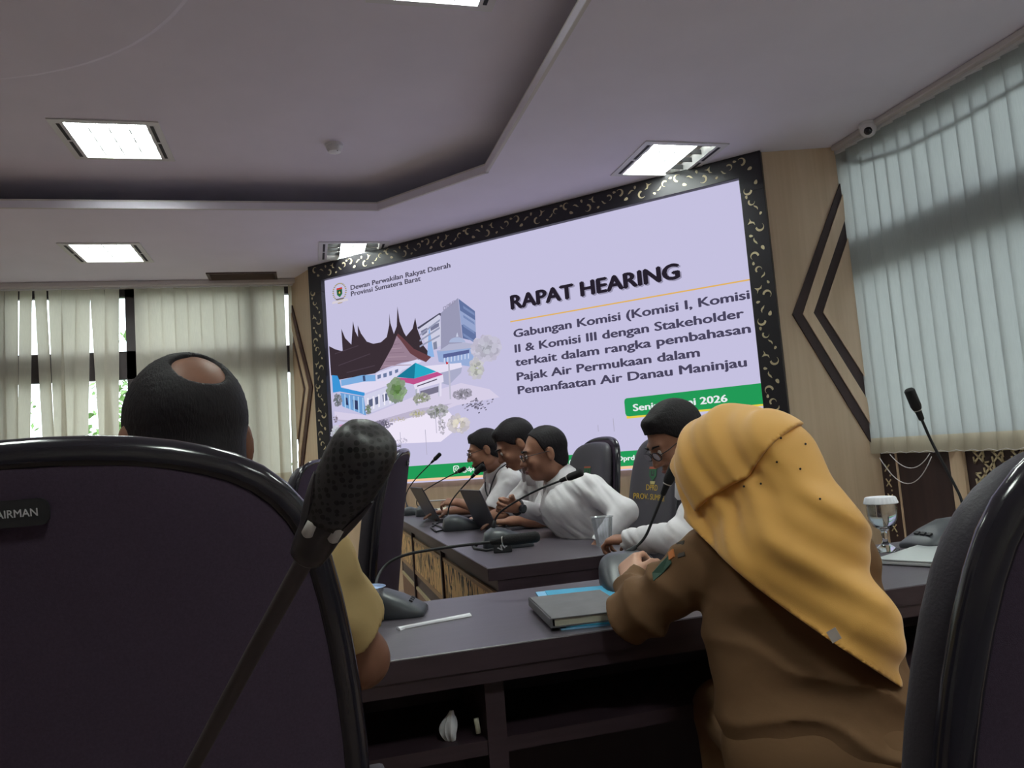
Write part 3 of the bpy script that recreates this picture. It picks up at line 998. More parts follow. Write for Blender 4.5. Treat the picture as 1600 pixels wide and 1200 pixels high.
# crest: wreath ring, shield and ribbon
em = []
ex, ey = 0.188, 1.865
for i in range(26):
    a = 2 * PI * i / 26
    em.append(((176, 158, 110) if i % 2 else (150, 150, 140), ell2(ex + 0.082 * math.cos(a), ey + 0.005 + 0.082 * math.sin(a), 0.012, 0.007, 8, a)))
em += [((200, 60, 56), [(ex - 0.036, ey + 0.045), (ex + 0.036, ey + 0.045), (ex + 0.036, ey + 0.028), (ex - 0.036, ey + 0.028)]),
       ((46, 110, 66), [(ex - 0.036, ey + 0.028), (ex + 0.036, ey + 0.028), (ex + 0.034, ey - 0.02), (ex, ey - 0.048), (ex - 0.034, ey - 0.02)]),
       ((40, 36, 40), [(ex - 0.022, ey + 0.018), (ex + 0.022, ey + 0.018), (ex + 0.018, ey - 0.016), (ex - 0.018, ey - 0.016)]),
       ((220, 190, 90), [(ex - 0.012, ey + 0.0), (ex, ey + 0.012), (ex + 0.012, ey), (ex + 0.008, ey - 0.012), (ex - 0.008, ey - 0.012)]),
       ((214, 206, 214), [(ex - 0.095, ey - 0.075), (ex + 0.095, ey - 0.075), (ex + 0.105, ey - 0.098), (ex - 0.105, ey - 0.098)]),
       ((110, 100, 110), [(ex - 0.05, ey - 0.058), (ex + 0.05, ey - 0.058), (ex + 0.05, ey - 0.07), (ex - 0.05, ey - 0.07)]),
       ((176, 150, 100), [(ex - 0.03, ey - 0.1), (ex + 0.03, ey - 0.1), (ex + 0.03, ey - 0.107), (ex - 0.03, ey - 0.107)])]
picture('crest', em)


def text_mesh(s, bold=0.0, spacing=1.0, res=3):
    cu = bpy.data.curves.new('lettering', 'FONT')
    cu.body = s
    cu.size = 1.0
    cu.offset = bold
    cu.space_character = spacing
    cu.resolution_u = res
    o = bpy.data.objects.new('lettering', cu)
    COL.objects.link(o)
    bpy.context.view_layer.update()
    me = bpy.data.meshes.new_from_object(o.evaluated_get(bpy.context.evaluated_depsgraph_get()))
    vs = np.array([v.co[:2] for v in me.vertices])
    fs = [tuple(p.vertices) for p in me.polygons]
    bpy.data.objects.remove(o)
    bpy.data.meshes.remove(me)
    bpy.data.curves.remove(cu)
    return vs, fs


def words(name, s, mp, x0, x1, y0, cap, mt, parent, bold=0.02, w=0.002, spacing=1.0, local=False, label=None):
    """Lettering from x0 to x1 on baseline y0, with capitals `cap` tall."""
    vs, fs = text_mesh(s, 0.0, spacing)
    if bold > 0:                      # strike the letters several times for weight
        n, V, Fs = len(vs), [], []
        for i, (dx, dy) in enumerate(((-1, 0), (1, 0), (0, -0.6), (0, 0.6), (0, 0))):
            V.append(vs + np.array([dx, dy]) * bold)
            Fs += [tuple(q + n * i for q in f) for f in fs]
        vs, fs = np.concatenate(V), Fs
    hv, _ = text_mesh('H', 0.0)
    y_lo, y_hi = hv[:, 1].min(), hv[:, 1].max()
    sx = (x1 - x0) / (vs[:, 0].max() - vs[:, 0].min())
    sy = cap / (y_hi - y_lo)
    xs = x0 + (vs[:, 0] - vs[:, 0].min()) * sx
    ys = y0 + (vs[:, 1] - y_lo) * sy
    m = M().add([mp(a, b, w) for a, b in zip(xs, ys)], fs)
    return obj(name, m, mt, parent, local=local, label=label)


INK, INK2, INK3 = emat('screen_ink', (38, 32, 44), SCREEN), emat('screen_ink_soft', (72, 68, 92), SCREEN), emat('screen_ink_grey', (84, 80, 98), SCREEN)
SHD = emat('screen_letter_shadow', (150, 146, 172), SCREEN)
LWT = emat('screen_letter_white', (226, 234, 236), SCREEN)
words('title_shadow', 'RAPAT HEARING', sl, 2.078, 3.542, 1.382, 0.112, SHD, led, 0.05, 0.0020)
words('title_lettering', 'RAPAT HEARING', sl, 2.067, 3.532, 1.392, 0.112, INK, led, 0.05, 0.0030)
for s, x0, x1, y in (('Gabungan Komisi (Komisi I, Komisi', 2.073, 4.017, 1.152), ('II & Komisi III dengan Stakeholder', 2.073, 3.964, 1.026),
                     ('terkait dalam rangka pembahasan', 2.067, 3.999, 0.912), ('Pajak Air Permukaan dalam', 2.072, 3.620, 0.791),
                     ('Pemanfaatan Air Danau Maninjau', 2.071, 3.947, 0.678)):
    words('subtitle_lettering', s, sl, x0, x1, y, 0.064, INK2, led, 0.034, 0.0020)
words('header_lettering', 'Dewan Perwakilan Rakyat Daerah', sl, 0.329, 1.493, 1.862, 0.044, INK3, led, 0.035, 0.0020)
words('header_lettering', 'Provinsi Sumatera Barat', sl, 0.329, 1.162, 1.803, 0.044, INK3, led, 0.035, 0.0020)
words('date_lettering', 'Senin, 8 Juni 2026', sl, 3.066, 3.786, 0.443, 0.05, LWT, led, 0.034, 0.0045)
for s, x0, x1 in (('@dprdprovsumbar', 1.459, 1.925), ('dprdprovsumbar', 2.0, 2.42), ('@dprd sumbar', 2.49, 2.876), ('Dprd Prov Sumbar', 2.905, 3.42)):
    words('footer_lettering', s, sl, x0, x1, 0.074, 0.036, LWT, led, 0.034, 0.009)

words('sign_lettering', 'DPRD', lambda a, b, w: sl(1.388 + a, 1.482 + 0.34 * a + b, w), 0.0, 0.135, 0.008, 0.03, SHD, led, 0.03, 0.012)
# carved surround: three black boards with pale curls let into them
fr = thing('screen_surround', sl(2.0, -0.3), 0, 'black carved surround with pale curled cut-outs framing the big LED screen', 'screen frame')


def curl(kind, cx, cy, a, s, flip):
    def T(p):
        x, y = p[0] * s * flip, p[1] * s
        return (cx + x * math.cos(a) - y * math.sin(a), cy + x * math.sin(a) + y * math.cos(a))
    if kind == 0:      # crescent
        o = [(math.cos(t), math.sin(t)) for t in [PI * 0.15 + i * PI * 1.25 / 10 for i in range(11)]]
        i_ = [(0.22 + 0.72 * math.cos(t), 0.05 + 0.74 * math.sin(t)) for t in [PI * 0.15 + i * PI * 1.25 / 10 for i in range(11)]][::-1]
        return [T(p) for p in o + i_]
    if kind == 1:      # drop
        return [T((0.55 * math.sin(t) * (1 - 0.35 * math.cos(t)), -0.85 * math.cos(t))) for t in [i * 2 * PI / 12 for i in range(12)]]
    if kind == 2:      # leaf with a bent tip
        return [T(p) for p in ((-0.9, -0.35), (-0.3, 0.1), (0.35, 0.22), (0.9, 0.75), (0.75, 0.1), (0.3, -0.25), (-0.3, -0.35))]
    return [T(p) for p in ((-0.75, 0.9), (-0.2, 0.55), (0.75, 0.8), (0.35, 0.3), (0.15, -0.3), (0.5, -0.95), (-0.15, -0.5), (-0.15, 0.2))]   # forked stem


def board(poly, start, end, width, n, seed, name='surround_board'):
    b = obj(name, M().prism(poly, -0.04, 0.05, sl), K['black'], fr, bevel=0.003)
    r = random.Random(seed)
    m = M()
    a = Vector(start)
    e = Vector(end)
    t = (e - a).normalized()
    nn = Vector((-t.y, t.x))
    L = (e - a).length
    unit = [(0, 0.22, 0.3, 0.030), (1, -0.25, 1.2, 0.020), (2, 0.1, 2.2, 0.026), (1, 0.3, 0.2, 0.016), (0, -0.2, 3.4, 0.030), (3, 0.18, 0.4, 0.030), (1, -0.32, 2.1, 0.014),
            (2, -0.1, 5.1, 0.022), (0, 0.1, 4.2, 0.024), (1, 0.33, 1.5, 0.015)]
    i = 0
    s = 0.03
    while s < L - 0.03:
        k, off, ang, size = unit[i % len(unit)]
        c = a + t * s + nn * off * width
        f = 1 if (i // len(unit)) % 2 == 0 else -1
        m.prism(curl(k, c.x, c.y, ang * f + math.atan2(t.y, t.x), size, f), 0.0502, 0.0525, sl)
        s += n * r.uniform(0.85, 1.15)
        i += 1
    obj('inlay', m, K['gold'], b)


TOPV = ZC - 0.955 - 0.001
board([(-0.165, 1.9), (-0.165, TOPV), (4.2, TOPV), (4.2, 1.9), (4.035, 1.9), (4.035, 2.013), (0, 2.013), (0, 1.9)], (-0.1, 2.095), (4.15, 2.095), 0.13, 0.046, 1)
board([(-0.165, 0.0), (-0.002, 0.0), (-0.002, 1.9), (-0.165, 1.9)], (-0.083, 0.02), (-0.083, 1.95), 0.13, 0.046, 2)
board([(4.037, 0.0), (4.2, 0.0), (4.2, 1.9), (4.037, 1.9)], (4.118, 0.02), (4.118, 2.0), 0.13, 0.046, 3)

# ------------------------------------------------------------------ tables
NT0, NT1 = 1.625, 2.24                    # near table: front and back edge
t = thing('conference_table', (0.6, 1.93, 0), 0, 'long dark conference table with open shelf at which the woman in the yellow headscarf sits', 'table')
obj('tabletop', M().box((0.5, (NT0 + NT1) / 2, 0.7275), (4.6, NT1 - NT0, 0.045)), K['top'], t, bevel=0.002)
obj('shaded_edge', M().box((0.5, NT0 - 0.001, 0.7265), (4.6, 0.003, 0.043)), K['side'], t)  # darker strip paints the shade on the tabletop's front edge
obj('apron', M().box((0.5, NT0 + 0.012, 0.6905), (4.56, 0.02, 0.029)), K['side'], t)
obj('modesty_panel', M().box((0.5, NT1 - 0.26, 0.352), (4.56, 0.02, 0.704)), K['inside'], t)
for x in (-1.79, 2.79):
    obj('end_panel', M().box((x, (NT0 + NT1) / 2, 0.352), (0.03, NT1 - NT0 - 0.02, 0.704)), K['side'], t)
for x in (-1.33, -0.49, 0.352, 1.20, 2.03):
    obj('divider', M().box((x, 1.92, 0.352), (0.042, 0.53, 0.704)), K['side'], t)
obj('shelf', M().box((0.5, 1.915, 0.535), (4.55, 0.51, 0.03)), K['side'], t)

CARVE = fret_mat('carved_fretwork', (226, 186, 128), (46, 32, 34), (1.0, 28.0, 10.0))
PANELW = wood_mat('brown_panel', (112, 76, 56), (128, 90, 66), 1.0)
STRIP = wood_mat('panel_strip', (150, 118, 84), (166, 132, 96), 1.0)
t = thing('conference_table', (0.9, 4.3, 0), 0, 'dark conference table with a carved light wood front where the men in white shirts sit', 'table')
obj('tabletop', M().box((0.89, 4.32, 0.7275), (0.60, 3.2, 0.045)), K['top'], t, bevel=0.002)
obj('shaded_edge', M().box((0.5885, 4.32, 0.7265), (0.003, 3.2, 0.043)), K['side'], t)  # edge shade as darker strips over the same tabletop
obj('shaded_edge', M().box((0.89, 2.7185, 0.7265), (0.60, 0.003, 0.043)), K['side'], t)
obj('front_board', M().box((0.635, 4.32, 0.352), (0.02, 3.12, 0.704)), K['side'], t)
obj('end_panel', M().box((0.90, 2.735, 0.60), (0.56, 0.03, 0.208)), K['side'], t)
obj('end_panel', M().box((0.89, 5.88, 0.352), (0.49, 0.03, 0.704)), K['side'], t)
for y0, y1 in ((2.79, 3.90), (3.93, 5.07), (5.10, 5.86)):
    obj('carved_panel', M().box((0.621, (y0 + y1) / 2, 0.545), (0.008, y1 - y0, 0.19)), CARVE, t)
obj('moulding', M().box((0.619, 4.32, 0.648), (0.012, 3.1, 0.018)), STRIP, t)
obj('moulding', M().box((0.619, 4.32, 0.438), (0.012, 3.1, 0.026)), STRIP, t)
obj('moulding', M().box((0.619, 4.32, 0.335), (0.012, 3.1, 0.018)), K['gold'], t, label='pale gold strip')
obj('kick_panel', M().box((0.621, 4.32, 0.165), (0.008, 3.1, 0.32)), PANELW, t)
for y in (3.915, 5.085):
    obj('stile', M().box((0.615, y, 0.352), (0.02, 0.03, 0.70)), K['side'], t)

t = thing('desk', (0, 0.03, 0), 0, 'dark desk in front of the camera carrying the nearest microphone', 'desk')
obj('tabletop', M().box((0, 0.02, 0.7275), (2.4, 0.62, 0.045)), K['top'], t, bevel=0.002)
for x in (-1.18, 1.18):
    obj('end_panel', M().box((x, 0.02, 0.352), (0.03, 0.58, 0.704)), K['side'], t)

# ------------------------------------------------------------------ chairs
HW = [(0.0, 0.03), (0.004, 0.10), (0.012, 0.155), (0.03, 0.2), (0.068, 0.235), (0.112, 0.252), (0.2, 0.268), (0.3, 0.278), (0.42, 0.28), (0.55, 0.268), (0.64, 0.24), (0.69, 0.19)]
ZT = 1.19


def back_y(z, x, hw):
    w = (z - 0.48) / (ZT - 0.48)
    return -0.235 - 0.10 * w - 0.03 * max(0.0, w - 0.75) + 0.045 * (x / 0.28) ** 2


def back_loft(grow, off, ht, n=36, ex=0.55, ey=0.75):
    m = M()
    rs = []
    for dr, hw in HW:
        z = ZT - dr + (grow if dr < 0.2 else 0) * (1 - dr / 0.2 if dr < 0.2 else 0)
        hw = hw + grow
        h = ht * min(1.0, 0.45 + hw / 0.28 * 0.62)
        if dr == 0.0:
            h *= 0.5
        r = []
        for j in range(n):
            a = 2 * PI * j / n
            x = hw * math.copysign(abs(math.cos(a)) ** ex, math.cos(a))
            y = h * math.copysign(abs(math.sin(a)) ** ey, math.sin(a))
            r.append((x, back_y(z, x, hw) + off + y, z))
        rs.append(r)
    rs = rs[::-1]
    return m.rings(rs, True)


CUSH_OFF, CUSH_HT = 0.045, 0.04
yellow = mat('yellow_embroidery', (206, 168, 52), 0.7)


def build_chair(label):
    t = thing('office_chair', (0, 0, 0), 0, label, 'chair', 'high-back black conference chairs')
    for o in (obj('cushion', back_loft(-0.012, CUSH_OFF, CUSH_HT), K['leather'], t, True, True),
              obj('back_shell', back_loft(0.0, -0.004, 0.02, ex=0.4, ey=0.5), K['fabric'], t, True, True)):
        sb = o.modifiers.new('smooth', 'SUBSURF')
        sb.levels = sb.render_levels = 1
    pts = []
    for sgn, seq in ((1, HW[::-1]), (-1, HW)):
        for dr, hw in seq:
            if dr == 0.0 and sgn == -1:
                continue
            x = sgn * (hw - 0.004)
            pts.append((x, back_y(ZT - dr, x, hw) - 0.008, ZT - dr + (0.004 if dr < 0.01 else 0)))
    o = obj('rim', M().tube(pts, 0.0165, 10), K['gloss'], t, True, True)
    sb = o.modifiers.new('smooth', 'SUBSURF')
    sb.levels = sb.render_levels = 1
    # name plate on the back, emblem and lettering on the front
    zb = ZT - 0.046
    bm = lambda x, z, w: (x, back_y(z, x, 0.28) - 0.0245 - w, z)
    pl = obj('label_plate', M().prism(rrect(-0.030, zb - 0.0115, 0.030, zb + 0.0115, 0.008), 0.0, 0.003, bm), K['rubber'], t, False, True)
    words('lettering', 'CHAIRMAN', bm, -0.0215, 0.0215, zb - 0.0032, 0.0064, K['white'], pl, 0.018, 0.0036, local=True)
    fm = lambda x, z, w: (-x, back_y(z, x, 0.28) + CUSH_OFF + CUSH_HT + 0.001 + w, z)
    ez = ZT - 0.18
    e = obj('emblem', M().prism([(-0.040, ez + 0.03), (-0.040, ez - 0.012), (0, ez - 0.034), (0.040, ez - 0.012), (0.040, ez + 0.03)], 0.0, 0.002, fm), mat('emblem_green', (36, 92, 58), 0.7), t, False, True)
    obj('emblem_band', M().prism([(-0.040, ez + 0.03), (0.040, ez + 0.03), (0.040, ez + 0.02), (-0.040, ez + 0.02)][::-1], 0.0021, 0.003, fm), mat('emblem_red', (170, 84, 60), 0.7), e, False, True)
    obj('emblem_motif', M().prism([(-0.018, ez + 0.012), (-0.018, ez - 0.012), (0.018, ez - 0.012), (0.018, ez + 0.012), (0.008, ez + 0.012), (0.008, ez - 0.004), (-0.008, ez - 0.004), (-0.008, ez + 0.012)], 0.0021, 0.003, fm), K['rubber'], e, False, True)
    obj('emblem_ribbon', M().prism([(-0.028, ez - 0.036), (0.028, ez - 0.036), (0.022, ez - 0.048), (-0.022, ez - 0.048)][::-1], 0.0, 0.002, fm), mat('emblem_cream', (190, 180, 120), 0.7), e, False, True)
    words('lettering', 'DPRD', fm, -0.065, 0.065, ZT - 0.256, 0.025, yellow, t, 0.01, 0.002, local=True)
    words('lettering', 'PROV. SUMBAR', fm, -0.18, 0.18, ZT - 0.298, 0.025, yellow, t, 0.01, 0.002, local=True)
    # seat, arms, stand
    m = M()
    rs = []
    for z, g in ((0.385, 0.9), (0.40, 0.98), (0.44, 1.0), (0.47, 0.97), (0.485, 0.86)):
        rs.append([(0.255 * g * math.copysign(abs(math.cos(2 * PI * j / 32)) ** 0.5, math.cos(2 * PI * j / 32)), 0.02 + 0.25 * g * math.copysign(abs(math.sin(2 * PI * j / 32)) ** 0.5, math.sin(2 * PI * j / 32)), z) for j in range(32)])
    obj('seat', m.rings(rs), K['leather'], t, True, True)
    for s in (-1, 1):
        a = obj('armrest', M().tube([(s * 0.24, -0.13, 0.40), (s * 0.30, -0.12, 0.44), (s * 0.305, -0.08, 0.60), (s * 0.305, 0.0, 0.665), (s * 0.30, 0.17, 0.66), (s * 0.29, 0.2, 0.60), (s * 0.25, 0.14, 0.41)], 0.016, 8), K['gloss'], t, True, True)
        obj('arm_pad', M().box((s * 0.304, 0.07, 0.683), (0.06, 0.24, 0.02)), K['leather'], a, False, True, bevel=0.008)
    obj('column', M().lathe([(0.04, 0.09), (0.04, 0.2), (0.026, 0.2), (0.026, 0.39)], n=16), K['chrome'], t, True, True, angle=40)
    for i in range(5):
        a = 2 * PI * i / 5 + 0.3
        c, s = math.cos(a), math.sin(a)
        obj('leg', M().tube([(0, 0, 0.10), (0.16 * c, 0.16 * s, 0.10), (0.29 * c, 0.29 * s, 0.075)], [0.026, 0.022, 0.016], 8), K['gloss'], t, True, True)
        m = M()
        for e in (-0.014, 0.014):
            m.tube([(0.29 * c - s * (e - 0.008), 0.29 * s + c * (e - 0.008), 0.03), (0.29 * c - s * (e + 0.008), 0.29 * s + c * (e + 0.008), 0.03)], 0.03, 14)
        obj('caster', m, K['rubber'], t, True, True, angle=40)
    return t


def place(o, x, y, rz, dz=0.0):
    o.location = (x, y, dz)
    o.rotation_euler = (0, 0, rz)
    return o


chair = build_chair('large black chair back marked CHAIRMAN in front of the balding man, left foreground')
place(chair, -0.247, 1.10, 0.0, -0.012)
place(dup(chair, label='large black chair back cut off by the lower right edge of the picture'), 0.724, 0.80, 0.06, -0.042)
place(dup(chair, label='black chair turned away beside the carved table front, behind the balding man'), 0.05, 3.38, math.radians(75))
place(dup(chair, label='black chair facing the camera, mostly hidden behind the nearest microphone head'), -0.52, 3.95, PI + 0.1)
place(dup(chair, label='far black chair by the back window, only its top above the large chair'), -0.28, 5.15, math.radians(70))
place(dup(chair, label='black crested chair with rounded top behind the shoulder of the man leaning forward'), 1.34, 4.25, math.radians(97))
place(dup(chair, label='black chair lettered DPRD PROV. SUMBAR in yellow, behind the plastic cup'), 1.28, 3.26, math.radians(88))
place(dup(chair, label='black chair on which the man in glasses and lanyard farthest along the table sits'), 1.17, 5.0, math.radians(88))
place(dup(chair, label='black chair of the man half hidden behind the yellow headscarf'), 1.22, 2.42, math.radians(90))

# ------------------------------------------------------------------ microphones
def mic_base(t, x, y, z, rz, sc=1.0, text=None):
    m = M()
    rs = []
    for yy, hw, h in ((-0.082, 0.040, 0.022), (-0.075, 0.052, 0.050), (-0.05, 0.060, 0.066), (-0.015, 0.064, 0.064), (0.03, 0.066, 0.046), (0.065, 0.064, 0.026), (0.085, 0.058, 0.014), (0.09, 0.05, 0.008)):
        r = []
        for j in range(20):
            a = PI * j / 19
            r.append((hw * math.copysign(abs(math.cos(a)) ** 0.6, math.cos(a)) * sc, yy * sc, 0.004 + h * abs(math.sin(a)) ** 0.55 * sc))
        r += [(-hw * 0.96 * sc, yy * sc, 0.0), (hw * 0.96 * sc, yy * sc, 0.0)]
        rs.append(r)
    R = Matrix.Translation((x, y, z + 0.0005)) @ Matrix.Rotation(rz, 4, 'Z')
    m.rings(rs)
    m.v = [tuple(R @ Vector(p)) for p in m.v]
    b = obj('base', m, K['micgrey'], t, True, angle=50)
    m = M()
    for i in (-1, 0, 1):
        m.box((i * 0.022 * sc, 0.055 * sc, 0.036 * sc), (0.015 * sc, 0.010 * sc, 0.006 * sc), mat=Matrix.Rotation(-0.5, 3, 'X'))
    m.v = [tuple(R @ Vector(p)) for p in m.v]
    obj('button', m, K['rubber'], b)
    return R


def microphone(label, x, y, z, rz, pts, sc=1.0, r=0.0042, hr=0.0155, hl=0.075):
    """Gooseneck microphone: low wedge base, bent neck through pts, and a long head at the end."""
    t = thing('microphone', (x, y, z), 0, label, 'microphone', 'gooseneck microphones on the tables')
    R = mic_base(t, x, y, z, rz, sc)
    root = R @ Vector((0, -0.045 * sc, 0.066 * sc))
    P = [root - Vector((0, 0, 0.008))] + [Vector(tuple(p)) for p in pts]
    # smooth the neck
    q = P
    for _ in range(3):
        n = [q[0]]
        for a, b in zip(q, q[1:]):
            n += [a * 0.75 + b * 0.25, a * 0.25 + b * 0.75]
        n.append(q[-1])
        q = n
    up = q[1] - q[0]
    obj('socket', M().tube([q[0], q[0] + up.normalized() * 0.045], [0.0095, 0.007], 12), K['rubber'], t, True)
    e = q[-1]
    d = (q[-1] - q[-3]).normalized()
    obj('gooseneck', M().tube(q, r, 8), K['rubber'], t, True)
    o = obj('head', M().tube([e - d * 0.004, e, e + d * 0.03, e + d * 0.034, e + d * 0.036, e + d * (0.045), e + d * (0.03 + hl * 0.9), e + d * (0.03 + hl * 0.97), e + d * (0.03 + hl)],
                            [0.005, 0.008, 0.010, 0.012, hr * 0.85, hr, hr, hr * 0.75, hr * 0.25], 16), K['foam'], t, True)
    obj('light_ring', M().tube([e + d * 0.0305, e + d * 0.0335], [0.0122, 0.0128], 16), K['led'], o, True)
    return t


microphone('gooseneck microphone standing upright on the table in front of the pale blind and lattice', 1.93, 2.06, 0.75, math.radians(-95) + PI,
           [at(1508, 790, 2.36), at(1485, 745, 2.35), at(1455, 690, 2.34), at(1440, 655, 2.33)], 1.25)
microphone('gooseneck microphone bent flat over the near table, base beside the foil-lidded cup', on_z(622, 945, 0.75)[0] - 0.03, 2.10, 0.75, math.radians(-105),
           [at(592, 892, 2.2), at(622, 868, 2.2), at(690, 856, 2.2), at(768, 847, 2.18)], 1.0, hl=0.11)
microphone('gooseneck microphone with a dark angular base by the hand of the woman in the headscarf', 0.86, 2.08, 0.75, math.radians(170),
           [at(1006, 846, 2.27), at(1020, 812, 2.25), at(1036, 772, 2.24)], 1.3, hl=0.08)
microphone('gooseneck microphone nearest the table corner, in front of the man leaning on his elbow', 0.80, 3.28, 0.75, math.radians(-100),
           [at(775, 805, 3.32), at(795, 790, 3.28), at(835, 767, 3.2), at(876, 751, 3.15)], 1.25)
microphone('gooseneck microphone in front of the further open laptop, middle of the far row', 0.79, 4.28, 0.75, math.radians(-95),
           [at(699, 805, 4.35), at(703, 785, 4.32), at(720, 764, 4.28), at(737, 746, 4.25)], 1.25)
microphone('gooseneck microphone tilted low behind the open laptop farthest from us', 0.80, 5.60, 0.75, math.radians(-95),
           [at(650, 790, 5.7), at(653, 772, 5.6), at(690, 750, 5.4), at(712, 739, 5.3)], 1.1)
microphone('gooseneck microphone with the highest head at the far end, against the green screen band', 0.72, 5.82, 0.75, math.radians(-95),
           [at(632, 775, 5.9), at(645, 752, 5.85), at(674, 723, 5.8)], 0.9)

# a cable box with white letters standing by the microphone at the table corner
t = thing('junction_box', (0.765, 3.10, 0.75), 0.5, 'small black box with white letters in front of the corner microphone', 'box')
B0 = Vector(on_z(786, 862, 0.752))
ang = math.radians(-14)
obj('body', M().box((B0.x, B0.y, 0.773), (0.075, 0.05, 0.045), ang), K['rubber'], t, bevel=0.004)
R = Matrix.Translation((B0.x, B0.y, 0.773)) @ Matrix.Rotation(ang, 4, 'Z')
words('lettering', 'VIS', lambda a, b, w: tuple(R @ Vector((a * 0.8 - b * 0.6, -0.0252 - w, a * 0.6 + b * 0.8))), -0.020, 0.026, -0.008, 0.020, K['white'], t, 0.04, 0.001)
t = tag(obj('cable', M().tube([on_z(745, 852, 0.755), on_z(738, 850, 0.755), on_z(742, 857, 0.755), on_z(760, 860, 0.755), on_z(772, 858, 0.757)], 0.006, 6), K['rubber'], None, True), 'short black cable end beside the corner microphone', 'cable')
t = tag(obj('cable', M().tube([on_z(705, 815, 0.756), on_z(685, 816, 0.756), on_z(673, 824, 0.756), on_z(682, 831, 0.756), on_z(697, 827, 0.756), on_z(676, 818, 0.756)], 0.005, 6), K['rubber'], None, True), 'looped black cable beside the middle microphone of the far row', 'cable')

# the nearest microphone: perforated head and two clear windows, on our own desk
def perf_mat():
    m = mat('perforated_black_metal', (48, 46, 50), 0.45, spec=0.5)
    nt = m.node_tree
    b = nt.nodes['Principled BSDF']
    tc = nt.nodes.new('ShaderNodeTexCoord')
    vo = nt.nodes.new('ShaderNodeTexVoronoi')
    vo.inputs['Scale'].default_value = 330.0
    vo.inputs['Randomness'].default_value = 0.25
    lt = nt.nodes.new('ShaderNodeMath')
    lt.operation = 'LESS_THAN'
    lt.inputs[1].default_value = 0.42
    mx = nt.nodes.new('ShaderNodeMix')
    mx.data_type = 'RGBA'
    mx.inputs[6].default_value = rgb((50, 47, 50))
    mx.inputs[7].default_value = rgb((10, 9, 10))
    bp = nt.nodes.new('ShaderNodeBump')
    bp.invert = True
    bp.inputs['Strength'].default_value = 0.7
    bp.inputs['Distance'].default_value = 0.001
    nt.links.new(tc.outputs['Object'], vo.inputs['Vector'])
    nt.links.new(vo.outputs['Distance'], lt.inputs[0])
    nt.links.new(lt.outputs[0], mx.inputs[0])
    nt.links.new(mx.outputs[2], b.inputs['Base Color'])
    nt.links.new(lt.outputs[0], bp.inputs['Height'])
    nt.links.new(bp.outputs[0], b.inputs['Normal'])
    return m


bx, by = -0.17, 0.16
t = thing('microphone', (bx, by, 0.75), 0, 'nearest large gooseneck microphone with perforated head crossing the black chair back', 'microphone', 'gooseneck microphones on the tables')
R = mic_base(t, bx, by, 0.75, PI, 1.2)
tail = Vector(at(478, 872, 0.345))
tip = Vector(at(567, 706, 0.325))
ax = (tip - tail).normalized()
L = (tip - tail).length
P = [R @ Vector((0, -0.054, 0.075)), Vector((-0.168, 0.23, 0.87)), Vector(at(205, 1370, 0.47)), Vector(at(300, 1200, 0.43)), Vector(at(390, 1030, 0.385)), Vector(tail)]
q = P
for _ in range(3):
    n = [q[0]]
    for a, b in zip(q, q[1:]):
        n += [a * 0.75 + b * 0.25, a * 0.25 + b * 0.75]
    n.append(q[-1])
    q = n
obj('gooseneck', M().tube(q, 0.0043, 12), mat('gooseneck_rubber', (62, 52, 54), 0.6), t, True)
prof = [(-0.02, 0.3), (0.0, 0.75), (0.03, 0.95), (0.12, 1.05), (0.26, 1.14), (0.36, 1.30), (0.46, 1.42), (0.50, 1.44)]
HB = mat('handle_plastic', (44, 38, 42), 0.35, spec=0.5)
h = obj('handle', M().tube([tail + ax * L * a for a, r in prof], [0.0085 * r for a, r in prof], 24), HB, t, True)
prof = [(0.42, 1.44), (0.50, 1.50), (0.62, 1.58), (0.75, 1.66), (0.88, 1.70), (1.0, 1.68), (1.08, 1.58), (1.14, 1.38), (1.18, 1.0), (1.195, 0.4)]
obj('grille', M().tube([tail + ax * L * a for a, r in prof], [0.0085 * r for a, r in prof], 28), perf_mat(), t, True)
view = (Vector(EYE) - tail).normalized()
side = ax.cross(view).normalized()
front = side.cross(ax).normalized()
if front.dot(view) < 0:
    front = -front
m = M()
for s in (-1, 1):            # petals that clasp the grille
    dirv = (side * s * 0.96 + front * 0.28).normalized()
    rs = []
    for a, r, wv in ((0.34, 1.30, 0.55), (0.46, 1.50, 0.62), (0.56, 1.62, 0.5), (0.66, 1.70, 0.3), (0.72, 1.72, 0.08)):
        c = tail + ax * L * a
        u = ax.cross(dirv).normalized()
        ring = []
        for j in range(7):
            th = (j / 6 - 0.5) * 2 * wv
            ring.append(c + (dirv * math.cos(th) + u * math.sin(th)) * 0.0085 * r)
        for j in range(6, -1, -1):
            th = (j / 6 - 0.5) * 2 * wv
            ring.append(c + (dirv * math.cos(th) + u * math.sin(th)) * 0.0085 * (r - 0.14))
        rs.append(ring)
    m.rings(rs)
obj('clasp', m, HB, h, True, angle=40)
m = M()
for s in (-0.62, 0.42):
    dirv = (front * math.cos(s) + side * math.sin(s) * -1).normalized()
    u = ax.cross(dirv).normalized()
    c = tail + ax * L * (0.36 if s > 0 else 0.40)
    c = c + dirv * 0.0085 * 1.27
    m.tube([c - ax * 0.0042, c - ax * 0.003, c + ax * 0.003, c + ax * 0.0042], [0.0014, 0.0026, 0.0026, 0.0014], 12)
obj('indicator_window', m, K['led'], h, True)

# ------------------------------------------------------------------ things on the tables
PAPER = mat('white_paper', (218, 218, 226), 0.7)
CREAM = mat('cream_paper', (206, 204, 186), 0.8)
BLUE = mat('light_blue_card', (128, 186, 226), 0.6)
BLUE2 = mat('teal_card', (52, 150, 190), 0.6)
CLEAR = clear_mat('clear_plastic', (252, 253, 255), 0.08, 0.06, 0.13, (244, 246, 250))


def quad_slab(p, z0, z1, cx=0):
    return M().prism(p, z0, z1)


